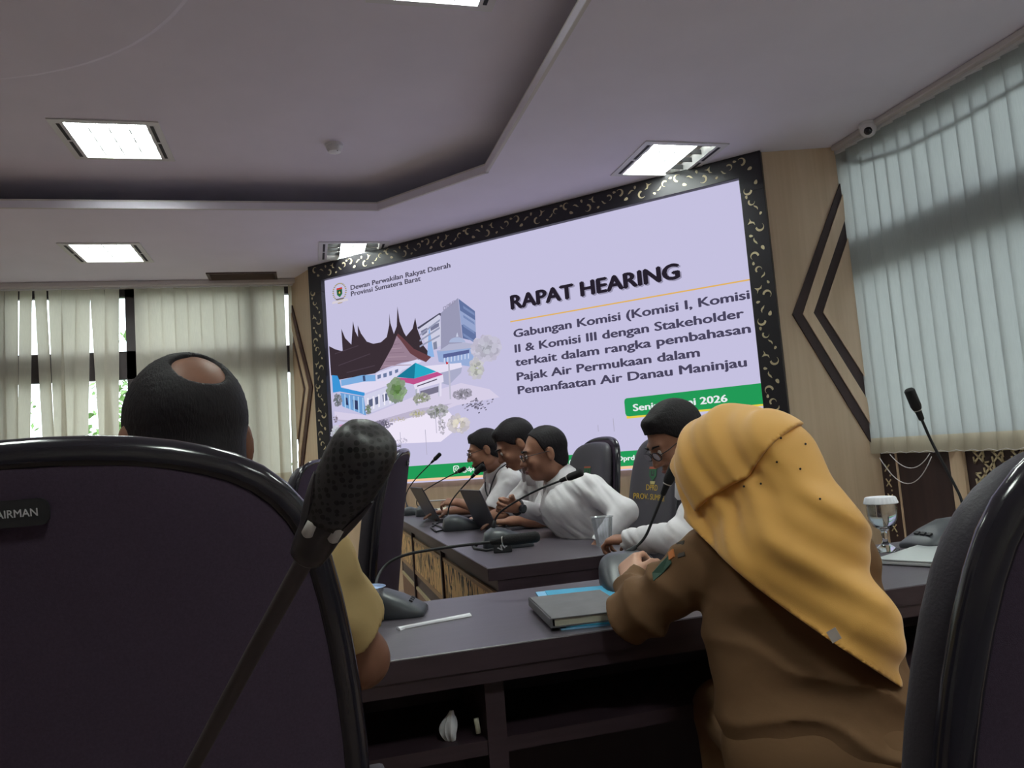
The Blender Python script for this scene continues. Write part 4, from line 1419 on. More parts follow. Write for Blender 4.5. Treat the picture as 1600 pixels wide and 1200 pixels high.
def rect(cx, cy, w, h, a):
    c, s = math.cos(a), math.sin(a)
    return [(cx + x * c - y * s, cy + x * s + y * c) for x, y in ((-w / 2, -h / 2), (w / 2, -h / 2), (w / 2, h / 2), (-w / 2, h / 2))]


a = math.radians(-9.5)
fc = Vector((0.672, 1.888))
t = tag(obj('folder', M().prism(rect(fc.x, fc.y, 0.235, 0.475, a), 0.7505, 0.7545), BLUE), 'light blue paper folder lying under the grey notebook', 'folder')
fl = obj('folder_sheet', M().prism(rect(fc.x + 0.012, fc.y - 0.012, 0.225, 0.46, a - 0.03), 0.755, 0.758), BLUE2, None)
tag(fl, 'teal card sheet showing under the grey notebook beside the sleeve', 'paper')
nc = Vector((0.602, 1.80))
a2 = math.radians(-5.5)
t = thing('notebook', (nc.x, nc.y, 0.7585), 0, 'closed grey notebook with cream pages in front of the woman in the headscarf', 'notebook')
obj('cover', M().prism(rect(nc.x, nc.y, 0.19, 0.274, a2), 0.7765, 0.7795), mat('grey_cover', (104, 102, 106), 0.7, vary=0.1, vscale=20, bump=0.2), t, bevel=0.001)
obj('cover', M().prism(rect(nc.x, nc.y, 0.19, 0.274, a2), 0.7585, 0.761), mat('grey_back_cover', (96, 95, 100), 0.7), t)
obj('pages', M().prism(rect(nc.x + 0.004, nc.y, 0.178, 0.266, a2), 0.761, 0.7765), CREAM, t)
c2, s2 = math.cos(a2), math.sin(a2)
obj('spine', M().prism(rect(nc.x - 0.093 * c2, nc.y - 0.093 * s2, 0.006, 0.274, a2), 0.7585, 0.7795), mat('grey_spine', (98, 96, 102), 0.7), t, bevel=0.002)

p0, p1 = Vector(on_z(622, 983, 0.752)), Vector(on_z(734, 961, 0.752))
dd = (p1 - p0).normalized()
nn = Vector((-dd.y, dd.x, 0))
m = M()
rs = []
for e, w in ((0, 0.016), (0.08, 0.006), (0.5, 0.0065), (0.85, 0.010), (1.0, 0.011)):
    c = p0 + (p1 - p0) * e
    rs.append([c - nn * w + Vector((0, 0, -0.001)), c + nn * w + Vector((0, 0, -0.001)), c + nn * w * 0.7 + Vector((0, 0, 0.003)), c + Vector((0, 0, 0.0055)), c - nn * w * 0.7 + Vector((0, 0, 0.003))])
tag(obj('paper_wrapper', m.rings(rs), PAPER), 'long white folded paper wrapper lying on the near table', 'wrapper')

# foil-lidded water cup beside the balding man
cx, cy = 0.128, 2.045
t = thing('water_cup', (cx, cy, 0.7505), 0, 'ribbed clear water cup with a foil lid by the balding man\'s elbow', 'cup')
prof = [(0.001, 0.0), (0.030, 0.0)]
for i in range(12):
    z = 0.006 + i * 0.0058
    prof += [(0.0303 + i * 0.00035, z), (0.0318 + i * 0.00035, z + 0.0029)]
prof += [(0.036, 0.083), (0.036, 0.086)]
obj('body', M().lathe([(r, z) for r, z in prof], (cx, cy, 0.7505), 28), CLEAR, t, True)
obj('lid', M().lathe([(0.041, 0.0), (0.042, 0.001), (0.038, 0.003), (0.001, 0.003)], (cx, cy, 0.7505 + 0.086), 28), mat('foil_lid', (150, 176, 214), 0.3, metal=0.5, vary=0.5, vscale=40), t, True, angle=30)

# clear plastic tumbler at the table corner
g0 = on_z(944, 853, 0.75)
cx, cy = g0[0] + 0.005, g0[1] + 0.012
t = thing('plastic_cup', (cx, cy, 0.7505), 0, 'empty clear plastic tumbler on the corner of the far table', 'cup')
obj('body', M().lathe([(0.001, 0.0), (0.031, 0.0), (0.032, 0.006), (0.0335, 0.03), (0.043, 0.112), (0.047, 0.114), (0.047, 0.116), (0.0415, 0.113), (0.032, 0.03), (0.03, 0.008), (0.001, 0.006)], (cx, cy, 0.7505), 28), CLEAR, t, True, angle=40)
m = M()
for i in range(20):
    an = 2 * PI * i / 20
    m.tube([(cx + 0.0342 * math.cos(an), cy + 0.0342 * math.sin(an), 0.7505 + 0.035), (cx + 0.0428 * math.cos(an), cy + 0.0428 * math.sin(an), 0.7505 + 0.108)], 0.0008, 5)
obj('rib', m, CLEAR, t)

# goblet with water under a white cap
cx, cy = 1.745, 2.10
t = thing('goblet', (cx, cy, 0.7505), 0, 'stemmed glass of water with a white cap beside the yellow headscarf', 'glass')
G = glass_mat('clear_glass')
zg = 0.7505
out = [(0.001, 0.0), (0.040, 0.0), (0.040, 0.003), (0.030, 0.010), (0.014, 0.022), (0.0085, 0.03), (0.0075, 0.045), (0.010, 0.052), (0.0085, 0.060), (0.014, 0.068), (0.030, 0.080), (0.041, 0.097), (0.0455, 0.118), (0.045, 0.140), (0.042, 0.158), (0.042, 0.160)]
inn = [(0.0395, 0.160), (0.0395, 0.157), (0.0425, 0.140), (0.043, 0.118), (0.0385, 0.098), (0.028, 0.083), (0.012, 0.073), (0.001, 0.071)]
obj('bowl', M().lathe(out + inn, (cx, cy, zg), 32), G, t, True, angle=50)
wp = [(0.001, 0.0712), (0.0118, 0.0732), (0.0278, 0.0832), (0.0383, 0.0982), (0.0428, 0.118), (0.0423, 0.140), (0.0405, 0.152), (0.001, 0.152)]
obj('water', M().lathe(wp, (cx, cy, zg), 32), glass_mat('water', (250, 252, 255), 1.33), t, True, angle=50)
m = M()
rs = []
for r, z in ((0.050, 0.150), (0.051, 0.152), (0.046, 0.168), (0.043, 0.171), (0.001, 0.172)):
    rs.append([(cx + r * (1 + 0.015 * math.cos(24 * 2 * PI * j / 96)) * math.cos(2 * PI * j / 96), cy + r * (1 + 0.015 * math.cos(24 * 2 * PI * j / 96)) * math.sin(2 * PI * j / 96), zg + z) for j in range(96)])
obj('cap', m.rings(rs), PAPER, t, True, angle=40)


# laptops
def laptop(label, origin, ang, w, d, open_deg, lidmat, basemat, z=0.7505):
    """origin: hinge corner nearest us; ang: direction of the hinge; keyboard extends to the right of it."""
    o = Vector((origin[0], origin[1], z))
    h = Vector((math.cos(ang), math.sin(ang), 0))
    k = Vector((h.y, -h.x, 0))
    t = thing('laptop', o + (h * w + k * d) * 0.5, 0, label, 'laptop', 'laptops on the tables')

    def slab(c0, u, v, n, a0, a1, b0, b1, n0, n1):
        P = [c0 + u * a + v * b + n * c for c in (n0, n1) for a, b in ((a0, b0), (a1, b0), (a1, b1), (a0, b1))]
        return M().add(P, [(0, 3, 2, 1), (4, 5, 6, 7), (0, 1, 5, 4), (1, 2, 6, 5), (2, 3, 7, 6), (3, 0, 4, 7)])
    Z = Vector((0, 0, 1))
    obj('base', slab(o, h, k, Z, 0, w, 0, d, 0.001, 0.017 if open_deg else 0.0115), basemat, t, bevel=0.003)
    if open_deg:
        m = M()
        for i in range(12):
            for j in range(4):
                a0 = 0.03 + (w - 0.06) * i / 12
                b0 = 0.03 + 0.026 * j
                s = slab(o, h, k, Z, a0 + 0.001, a0 + (w - 0.06) / 12 - 0.002, b0, b0 + 0.021, 0.0171, 0.0185)
                m.add(s.v, s.f)
        obj('keyboard', m, K['rubber'], t)
        obj('touchpad', slab(o, h, k, Z, w * 0.36, w * 0.64, d - 0.085, d - 0.02, 0.0171, 0.0176), K['micgrey'], t)
        a = math.radians(open_deg)
        v = k * math.cos(a) + Z * math.sin(a)
        n = v.cross(h)
        if n.dot(k) > 0:
            n = -n
        l = obj('lid', slab(o + Z * 0.016, h, v, n, 0, w, 0, d, 0.0, 0.008), lidmat, t, bevel=0.002)
        obj('display', slab(o + Z * 0.016, h, v, n, 0.008, w - 0.008, 0.015, d - 0.008, -0.0008, -0.0002), K['gloss'], l)
    else:
        obj('lid', slab(o, h, k, Z, 0, w, 0, d, 0.012, 0.0165), lidmat, t, bevel=0.002)
        m = M()
        for a0, L_ in ((0.02, 0.012), (0.045, 0.006), (0.06, 0.006)):
            s = slab(o, h, k, Z, a0, a0 + L_, -0.0008, 0.002, 0.004, 0.009)
            m.add(s.v, s.f)
        obj('port', m, K['rubber'], t)
    return t


DK = mat('dark_grey_laptop', (56, 52, 60), 0.4)
h0 = on_z(779, 829, 0.76)
laptop('open dark laptop before the man with the wristwatch, lid seen edge on', (h0[0], h0[1]), math.radians(97), 0.33, 0.225, 112, DK, DK)
h0 = on_z(688, 813, 0.76)
laptop('open dark laptop farther back, between two microphones on the far table', (h0[0], h0[1]), math.radians(95), 0.36, 0.235, 116, DK, DK)
t = laptop('closed silver laptop on the near table below the upright microphone', (1.558, 1.926), math.atan2(0.43, 0.90), 0.32, 0.22, 0, K['silver'], K['silver'])

# papers and small things before the man with the pen
z = 0.7505
c = on_z(690, 796, z)
tag(obj('paper_sheet', M().prism(rect(c[0], c[1], 0.2, 0.28, 0.2), z, z + 0.004), CREAM), 'cream paper sheets under the writing hand at the far end of the table', 'paper')
c = on_z(742, 803, z)
t = thing('notepad', (c[0], c[1], z), 0, 'dark notepad with pale pages on the far table between the two open laptops', 'notepad')
obj('cover', M().prism(rect(c[0], c[1], 0.20, 0.28, 0.1), z, z + 0.006), DK, t)
obj('pages', M().prism(rect(c[0], c[1], 0.19, 0.27, 0.1), z + 0.006, z + 0.012), K['silver'], t)
c = on_z(718, 797, z)
tag(obj('phone', M().prism(rect(c[0] + 0.02, c[1] + 0.18, 0.08, 0.16, 0.35), z, z + 0.010), K['gloss'], bevel=0.003), 'black phone lying beside the notepad on the far table', 'phone')
c = on_z(706, 806, z)
t = thing('plastic_cup', (c[0], c[1], z), 0, 'small clear plastic cup behind the middle microphone of the far row', 'cup')
obj('body', M().lathe([(0.001, 0), (0.028, 0), (0.036, 0.09), (0.037, 0.09), (0.034, 0.088), (0.026, 0.004), (0.001, 0.003)], (c[0], c[1], z), 20), CLEAR, t, True, angle=40)
c = on_z(779, 819, z)

# litter on the shelf of the near table
def crumple(name, c, s, seed, label, mt, cat):
    """A soft twist of paper: a bent, pleated tube pinched at the top."""
    r = random.Random(seed)
    m = M()
    rs = []
    ph = [r.uniform(0, 6) for _ in range(4)]
    for i in range(12):
        e = i / 11
        w = (0.55 + 0.45 * math.sin(PI * min(1, e * 1.25))) * (1 - 0.6 * max(0, e - 0.75) / 0.25)
        ox, oy = 0.006 * math.sin(3 * e + ph[0]), 0.004 * math.sin(4 * e + ph[1])
        rs.append([(c[0] + ox + s[0] * w * (1 + 0.22 * math.sin(3 * t + ph[2] + 2.5 * e) + 0.12 * math.sin(7 * t + ph[3])) * math.cos(t),
                    c[1] + oy + s[1] * w * (1 + 0.22 * math.sin(3 * t + ph[2] + 2.5 * e) + 0.12 * math.sin(7 * t + ph[3])) * math.sin(t), c[2] + s[2] * e) for t in [2 * PI * j / 24 for j in range(24)]])
    return tag(obj(name, m.rings(rs), mt, None, True, angle=50), label, cat)


crumple('tissue', (0.262, 1.70, 0.5505), (0.017, 0.016, 0.058), 5, 'crumpled white tissue standing on the shelf under the near table', PAPER, 'tissue')
tag(obj('paper_tube', M().tube([(0.318, 1.69, 0.557), (0.315, 1.692, 0.588)], 0.0055, 10), CREAM, None, True), 'short pale paper tube beside the tissue under the table', 'paper tube')

# ------------------------------------------------------------------ people: bodies grown as one smooth surface from blended volumes
def V(*a):
    return np.array(a if len(a) > 1 else a[0], dtype=float)


def unit(v):
    v = np.asarray(v, float)
    return v / np.linalg.norm(v)


class Field:
    def __init__(s, lo, hi, h):
        s.h = h
        s.lo = np.asarray(lo, float) - 3 * h
        s.n = np.ceil((np.asarray(hi) - s.lo) / h).astype(int) + 4
        s.F = np.full(s.n, 9.0, np.float32)

    def block(s, lo, hi):
        i0 = np.clip(np.floor((np.asarray(lo) - s.lo) / s.h).astype(int), 0, s.n - 1)
        i1 = np.clip(np.ceil((np.asarray(hi) - s.lo) / s.h).astype(int) + 1, i0 + 1, s.n)
        ax = [(s.lo[k] + s.h * np.arange(i0[k], i1[k])).astype(np.float32) for k in range(3)]
        return tuple(slice(a, b) for a, b in zip(i0, i1)), (ax[0][:, None, None], ax[1][None, :, None], ax[2][None, None, :])

    def put(s, prim, k=0.02, op='add'):
        fn, lo, hi = prim
        pad = k + 3 * s.h
        sl_, P = s.block(lo - pad, hi + pad)
        d = fn(*P)
        A = s.F[sl_]
        if op == 'add':
            if k > 0:
                h = np.maximum(k - np.abs(A - d), 0) / k
                s.F[sl_] = np.minimum(A, d) - h * h * k * 0.25
            else:
                s.F[sl_] = np.minimum(A, d)
        else:
            d = -d
            if k > 0:
                h = np.maximum(k - np.abs(A - d), 0) / k
                s.F[sl_] = np.maximum(A, d) + h * h * k * 0.25
            else:
                s.F[sl_] = np.maximum(A, d)
        return s

    def grid(s):
        return s.block(s.lo, s.lo + s.h * s.n)[1]

    def clip(s, fn):
        s.F = np.maximum(s.F, fn(*s.grid()).astype(np.float32))
        return s

    def ripple(s, fn):
        X, Y, Z = s.grid()
        near = np.abs(s.F) < 0.06
        idx = np.nonzero(near)
        s.F[idx] += fn(X[idx[0], 0, 0], Y[0, idx[1], 0], Z[0, 0, idx[2]]).astype(np.float32)
        return s

    def mesh(s, smooth=2):
        F, n = s.F, s.n
        S = F < 0
        cnt = np.zeros(n - 1, np.int8)
        for i in (0, 1):
            for j in (0, 1):
                for k in (0, 1):
                    cnt += S[i:n[0] - 1 + i, j:n[1] - 1 + j, k:n[2] - 1 + k]
        mask = (cnt > 0) & (cnt < 8)
        C = np.argwhere(mask)
        idx = np.full(n - 1, -1, np.int64)
        idx[mask] = np.arange(len(C))
        acc = np.zeros((len(C), 3))
        num = np.zeros(len(C))
        cor = [(i, j, k) for i in (0, 1) for j in (0, 1) for k in (0, 1)]
        for a in cor:
            for b in cor:
                if sum(b) - sum(a) == 1 and all(q >= p for p, q in zip(a, b)):
                    fa = F[C[:, 0] + a[0], C[:, 1] + a[1], C[:, 2] + a[2]].astype(float)
                    fb = F[C[:, 0] + b[0], C[:, 1] + b[1], C[:, 2] + b[2]].astype(float)
                    cr = (fa < 0) != (fb < 0)
                    t = np.where(cr, fa / np.where(cr, fa - fb, 1), 0)
                    p = np.array(a) + t[:, None] * (np.array(b) - np.array(a))
                    acc += np.where(cr[:, None], p, 0)
                    num += cr
        v = s.lo + s.h * (C + acc / num[:, None])
        Q = []
        for ax in range(3):
            sl0 = [slice(1, n[k] - 1) for k in range(3)]
            sl0[ax] = slice(0, n[ax] - 1)
            sl1 = list(sl0)
            sl1[ax] = slice(1, n[ax])
            A, B = S[tuple(sl0)], S[tuple(sl1)]
            E = np.argwhere(A != B)
            if not len(E):
                continue
            inside = A[E[:, 0], E[:, 1], E[:, 2]]
            off = np.array([1, 1, 1])
            off[ax] = 0
            E = E + off
            u, w = [(1, 2), (2, 0), (0, 1)][ax]
            q = []
            for du, dw in ((-1, -1), (0, -1), (0, 0), (-1, 0)):
                c = E.copy()
                c[:, u] += du
                c[:, w] += dw
                q.append(idx[c[:, 0], c[:, 1], c[:, 2]])
            q = np.stack(q, 1)
            q[~inside] = q[~inside][:, ::-1]
            Q.append(q)
        Q = np.concatenate(Q)
        for _ in range(smooth):
            sm = np.zeros_like(v)
            ct = np.zeros(len(v))
            for a in range(4):
                np.add.at(sm, Q[:, a], v[Q[:, (a + 1) % 4]])
                np.add.at(sm, Q[:, (a + 1) % 4], v[Q[:, a]])
                np.add.at(ct, Q[:, a], 1)
                np.add.at(ct, Q[:, (a + 1) % 4], 1)
            v = 0.45 * v + 0.55 * sm / np.maximum(ct, 1)[:, None]
        m = M()
        m.v = v.tolist()
        m.f = [tuple(r) for r in Q.tolist()]
        m.m = [0] * len(m.f)
        return m


def cap(a, b, r1, r2=None):
    a, b = V(a), V(b)
    r2 = r1 if r2 is None else r2
    d = b - a
    L2 = float(d @ d) + 1e-12

    def fn(X, Y, Z):
        x, y, z = X - a[0], Y - a[1], Z - a[2]
        t = np.clip((x * d[0] + y * d[1] + z * d[2]) / L2, 0, 1)
        return np.sqrt((x - t * d[0]) ** 2 + (y - t * d[1]) ** 2 + (z - t * d[2]) ** 2) - (r1 + (r2 - r1) * t)
    r = max(r1, r2)
    return fn, np.minimum(a, b) - r, np.maximum(a, b) + r


def ell(c, r, R=None):
    c, r = V(c), V(r)
    R = np.eye(3) if R is None else R

    def fn(X, Y, Z):
        x, y, z = X - c[0], Y - c[1], Z - c[2]
        l = [(x * R[0, i] + y * R[1, i] + z * R[2, i]) / r[i] for i in range(3)]
        k0 = np.sqrt(l[0] ** 2 + l[1] ** 2 + l[2] ** 2)
        k1 = np.sqrt((l[0] / r[0]) ** 2 + (l[1] / r[1]) ** 2 + (l[2] / r[2]) ** 2) + 1e-9
        return k0 * (k0 - 1.0) / k1
    b = np.full(3, r.max())
    return fn, c - b, c + b


SKIN = mat('skin_brown', (150, 106, 86), 0.5, spec=0.35, vary=0.08, vscale=25)
SKIN2 = mat('skin_light_brown', (196, 150, 128), 0.5, spec=0.35, vary=0.06, vscale=25)
HAIR = mat('black_hair', (27, 22, 27), 0.6, spec=0.25, bump=0.7, bscale=420, bstretch=(1, 1, 0.25))
WHITE = mat('white_shirt_cotton', (220, 216, 221), 0.85, spec=0.2, bump=0.25, bscale=60)
KHAKI = mat('khaki_uniform', (176, 152, 108), 0.85, spec=0.2, bump=0.25, bscale=60)
BROWN = mat('olive_brown_uniform', (112, 84, 60), 0.85, spec=0.2, bump=0.2, bscale=70)
TROUS = mat('dark_trousers', (44, 40, 46), 0.85)
SHOE = mat('black_shoe_leather', (30, 27, 28), 0.35)
EYEW = mat('eye_white', (206, 200, 196), 0.3)
EYEB = mat('eye_iris', (34, 24, 20), 0.2)
LIP = mat('lips', (132, 82, 76), 0.5)
LENS = clear_mat('spectacle_lens', (240, 244, 246), 0.18)
STRAP = mat('dark_lanyard', (40, 38, 46), 0.7)


def frame_of(f, u):
    f = unit(f)
    r = unit(np.cross(f, u))
    u = np.cross(r, f)
    return np.stack([r, f, u], 1)


def add_head(F, c, R, hs=1.0, ears=True):
    P = lambda x, y, z: V(c) + R @ (V(x, y, z) * hs)
    E = lambda x, y, z, a, b, d: ell(P(x, y, z), V(a, b, d) * hs, R)
    F.put(E(0, -0.014, 0.034, 0.076, 0.096, 0.088), 0.0)
    F.put(E(0, 0.024, -0.03, 0.060, 0.072, 0.088), 0.03)
    F.put(E(0, 0.062, -0.094, 0.030, 0.026, 0.020), 0.03)
    for s in (-1, 1):
        F.put(E(s * 0.047, -0.0, -0.068, 0.016, 0.035, 0.026), 0.03)
        F.put(E(s * 0.040, 0.070, -0.028, 0.022, 0.020, 0.020), 0.025)
    F.put(E(0, 0.084, 0.026, 0.048, 0.014, 0.010), 0.02)
    for s in (-1, 1):
        F.put(E(s * 0.031, 0.103, 0.004, 0.017, 0.014, 0.011), 0.012, 'sub')
        F.put(E(s * 0.031, 0.084, 0.003, 0.015, 0.012, 0.012), 0.006)
    F.put(cap(P(0, 0.094, 0.012), P(0, 0.116, -0.030), 0.0085 * hs, 0.012 * hs), 0.012)
    for s in (-1, 1):
        F.put(E(s * 0.012, 0.104, -0.034, 0.009, 0.011, 0.008), 0.008)
    F.put(E(0, 0.094, -0.062, 0.024, 0.010, 0.008), 0.010)
    F.put(E(0, 0.091, -0.075, 0.020, 0.010, 0.008), 0.010)
    if ears:
        for s in (-1, 1):
            F.put(E(s * 0.080, -0.012, -0.006, 0.010, 0.020, 0.034), 0.008)
            F.put(E(s * 0.091, -0.006, -0.004, 0.006, 0.010, 0.020), 0.006, 'sub')


def add_hand(F, w, d, n, th, curl=0.5, hs=1.0, spread=1.0):
    """w wrist, d towards the knuckles, n out of the palm, th=+1/-1 which side the thumb is on."""
    d, n = unit(d), unit(n)
    n = unit(n - d * (n @ d))
    s = np.cross(n, d) * th
    w = V(w)
    for o in (-0.024, -0.008, 0.008, 0.024):
        F.put(cap(w + s * o * 0.7 * hs, w + (d * 0.080 + s * o) * hs, 0.014 * hs, 0.0125 * hs), 0.012)
    for o, lf, rf in ((0.027, 0.93, 1.0), (0.009, 1.05, 1.02), (-0.009, 0.98, 0.98), (-0.026, 0.78, 0.88)):
        p = w + (d * 0.082 + s * o) * hs
        a = 0.0
        for i, (l, c) in enumerate(((0.040, 0.55), (0.027, 1.0), (0.021, 0.75))):
            a += curl * c + (0.04 if o < 0 else 0)
            dr = unit(d * math.cos(a) + n * math.sin(a) + s * 0.06 * (o / 0.027) * spread)
            q = p + dr * l * lf * hs
            F.put(cap(p, q, (0.0092 - 0.0008 * i) * rf * hs, (0.0086 - 0.0009 * i) * rf * hs), 0.003)
            p = q
    p = w + (d * 0.022 + s * 0.024 + n * 0.004) * hs
    q = p + unit(d * 0.6 + s * 0.62 + n * 0.35) * 0.042 * hs
    F.put(cap(p, q, 0.0135 * hs, 0.0105 * hs), 0.010)
    r = q + unit(d * 0.92 + s * 0.1 + n * (0.3 + 0.5 * curl)) * 0.030 * hs
    F.put(cap(q, r, 0.0102 * hs, 0.0092 * hs), 0.004)
    F.put(cap(r, r + unit(d * 0.9 - s * 0.1 + n * (0.4 + 0.6 * curl)) * 0.022 * hs, 0.0092 * hs, 0.007 * hs), 0.003)


def torso(F, J, g, grow, k=0.05):
    pe, ch, ne = V(J['pelvis']), V(J['chest']), V(J['neck'])
    lat = unit(V(J['sh'][1]) - V(J['sh'][0]))
    sp = unit(ch - pe)
    fw = unit(np.cross(sp, lat)) * -1
    if fw @ V(J['face']) < 0:
        fw = -fw
    for s in (-1, 1):
        F.put(cap(pe + lat * s * 0.078 * g, ch + lat * s * 0.086 * g, 0.112 * g + grow, 0.104 * g + grow), k)
        shp = V(J['sh'][0 if s < 0 else 1])
        F.put(cap(ch + lat * s * 0.075 * g + sp * 0.05, shp * 0.8 + (ch + sp * 0.13) * 0.2, 0.088 * g + grow, 0.060 * g + grow), k)
        F.put(cap(ne + (shp - ne) * 0.15 - sp * 0.015, shp, 0.048 * g + grow, 0.058 * g + grow), k)
    F.put(cap(pe + fw * 0.03 * g, ch + fw * 0.015, 0.118 * g + grow, 0.105 * g + grow), k)
    F.put(cap(ch + sp * 0.06, ne - sp * 0.03, 0.085 * g + grow, 0.060 * g + grow), k)
    return lat, sp, fw


ZL = ([-0.13, -0.06, -0.028, -0.012, 0.008, 0.03, 0.05, 0.075, 0.13], [-0.075, -0.070, -0.045, -0.012, 0.0, 0.018, 0.05, 0.066, 0.075])


def person(label, J, shirt='white', hair=True, g=1.0, hs=1.0, short=False, skin=None, h=0.006, legs=True, cuff=0.0, zline=None, bald=None, hair_t=0.010,
           specs=False, group=None, hands=(0.5, 0.5), collar=True, wrinkle=0.006, face=True, wr_fn=None, arm_r=1.0, trousers=None, shirt_mat=None, quiff=0.0):
    skin = skin or SKIN
    shm = shirt_mat or WHITE
    sh, el, wr = [[V(p) for p in J[k]] for k in ('sh', 'el', 'wr')]
    pe, ch, ne = V(J['pelvis']), V(J['chest']), V(J['neck'])
    hc = V(J['head'])
    R = frame_of(J['hf'], J.get('hu', (0, 0, 1)))
    face_dir = V(J['face'])
    lat = unit(sh[1] - sh[0])
    kn = [V(p) for p in J['kn']] if 'kn' in J else [pe + lat * s * 0.13 + unit(V(face_dir[0], face_dir[1], 0)) * 0.42 + V(0, 0, -0.03) for s in (-1, 1)]
    an = [V(p) for p in J['an']] if 'an' in J else [V(k[0], k[1], 0.085) for k in kn]
    fh = unit(V(face_dir[0], face_dir[1], 0))
    pts = np.array(sh + el + wr + [pe, ch, ne, hc] + kn + an)
    lo, hi = pts.min(0) - 0.22, pts.max(0) + 0.24
    lo[2] = max(lo[2], 0.0)
    root = thing('person', (pe[0], pe[1], 0), 0, label, 'person', group)

    B = Field(lo, hi, h)
    add_head(B, hc, R, hs)
    B.put(cap(hc + R @ V(0, -0.022, -0.05) * hs, ne, 0.054 * hs, 0.056 * hs), 0.03)
    torso(B, J, g, -0.018)
    for s in (0, 1):
        B.put(cap(sh[s], el[s], 0.046 * g, 0.040 * g), 0.03)
        B.put(cap(el[s], wr[s], 0.041 * g, 0.027 * g), 0.02)
        B.put(cap(el[s] * 0.75 + wr[s] * 0.25, el[s] * 0.5 + wr[s] * 0.5, 0.041 * g, 0.034 * g), 0.03)
        add_hand(B, wr[s], J['hd'][s], J['hn'][s], 1 if s == 0 else -1, hands[s], 1.0)
        hip = pe + lat * (s * 2 - 1) * 0.09
        B.put(cap(hip, kn[s], 0.068, 0.05), 0.04)
        B.put(cap(kn[s], an[s], 0.048, 0.034), 0.02)
        B.put(cap(an[s] + V(0, 0, -0.03), an[s] + fh * 0.13 + V(0, 0, -0.05), 0.034, 0.026), 0.02)
    obj('body', B.mesh(), skin, root, True)

    # shirt
    S = Field(lo, hi, h)
    lt, sp, fw = torso(S, J, g, 0.006)
    for s in (0, 1):
        if short:
            S.put(cap(sh[s], sh[s] + (el[s] - sh[s]) * short, 0.062 * g, 0.068 * g), 0.035)
            cd = unit(el[s] - sh[s])
            cp = sh[s] + (el[s] - sh[s]) * short
        else:
            S.put(cap(sh[s], el[s], 0.062 * g * arm_r, 0.056 * g * arm_r), 0.02)
            S.put(cap(el[s], wr[s], 0.056 * g * arm_r, 0.040 * g), 0.02)
            cd = unit(wr[s] - el[s])
            cp = wr[s] - cd * (0.008 + cuff)
        q = cp + cd * 0.06          # trim the end of the sleeve square
        S.put(cap(q, q + cd * 0.03, 0.075 * g, 0.07), 0.004, 'sub') if short else S.put(cap(cp + cd * 0.075, cp + cd * 0.1, 0.072, 0.06), 0.003, 'sub')
    if wrinkle:
        rg = np.random.RandomState(int(abs(hc[0] * 997 + hc[1] * 131)) % 1000)
        ks = [(unit(rg.normal(size=3)) * rg.uniform(55, 130), rg.uniform(0, 6)) for _ in range(6)]
        S.ripple(lambda x, y, z: wrinkle * 0.9 * sum(np.clip(np.abs(np.sin((x * k[0] + y * k[1] + z * k[2]) * 0.4 + p + 1.6 * np.sin(9 * x + 7 * z + p))) - 0.62, 0, 1) * 2.6 - 0.35 for k, p in ks) / 2.0)
    if wr_fn:
        S.ripple(wr_fn)
    up = unit(hc - ne)
    S.put(cap(ne + up * 0.005 + fw * 0.004, ne + up * 0.2, 0.060 * hs, 0.060 * hs), 0.008, 'sub')
    pl = pe - V(0, 0, 0.02)
    S.clip(lambda x, y, z: (pl[2] - 0.04) - z)
    shirt_o = obj('shirt', S.mesh(), shm, root, True)
    if collar:
        m = M()
        Rn = frame_of(fw - up * (fw @ up), up)
        rs = []
        for rad, zz in ((0.066, -0.012), (0.068, 0.040), (0.072, 0.045), (0.093, 0.004), (0.091, -0.006), (0.068, -0.016)):
            ring = []
            for j in range(33):
                a = PI / 2 + 0.22 + (2 * PI - 0.44) * j / 32
                front = max(0.0, math.cos(a - PI / 2))
                r = rad * hs * (1.0 + (0.10 * front if rad > 0.07 else 0))
                ring.append(ne + Rn @ V(r * math.cos(a), r * math.sin(a), zz + 0.012 - 0.022 * front * (1.6 if rad > 0.07 else 1)))
            rs.append(ring)
        n = len(rs[0])
        vs = [p for r in rs for p in r]
        fs = []
        for i in range(6):
            a, b = i * n, ((i + 1) % 6) * n
            fs += [(a + j, a + j + 1, b + j + 1, b + j) for j in range(n - 1)]
        fs += [tuple(i * n for i in range(6)), tuple(i * n + n - 1 for i in range(6))[::-1]]
        obj('collar', m.add(vs, fs), shm, shirt_o, True, angle=50)
    # trousers and shoes
    if legs:
        T = Field(V(lo[0], lo[1], 0), V(hi[0], hi[1], pe[2] + 0.16), 0.008)
        T.put(cap(pe + lat * -0.075, pe + lat * 0.075, 0.118 * g, 0.118 * g), 0.02)
        for s in (0, 1):
            hip = pe + lat * (s * 2 - 1) * 0.09
            T.put(cap(hip, kn[s], 0.088 * g, 0.066 * g), 0.04)
            T.put(cap(kn[s], an[s] + V(0, 0, 0.03), 0.064, 0.05), 0.03)
        T.clip(lambda x, y, z: 0.075 - z)
        T.clip(lambda x, y, z: z - (pe[2] + 0.10))
        obj('trousers', T.mesh(), trousers or TROUS, root, True)
        for s in (0, 1):
            T = Field(an[s] - 0.2, an[s] + 0.24, 0.008)
            a = an[s]
            T.put(cap(V(a[0], a[1], 0.05) - fh * 0.03, V(a[0], a[1], 0.038) + fh * 0.15, 0.044, 0.036), 0.02)
            T.put(cap(V(a[0], a[1], 0.055), V(a[0], a[1], 0.095), 0.046, 0.046), 0.02)
            T.clip(lambda x, y, z: 0.006 - z)
            T.clip(lambda x, y, z: z - 0.10)
            obj('shoe', T.mesh(), SHOE, root, True)
    # hair
    P = lambda x, y, z: hc + R @ (V(x, y, z) * hs)
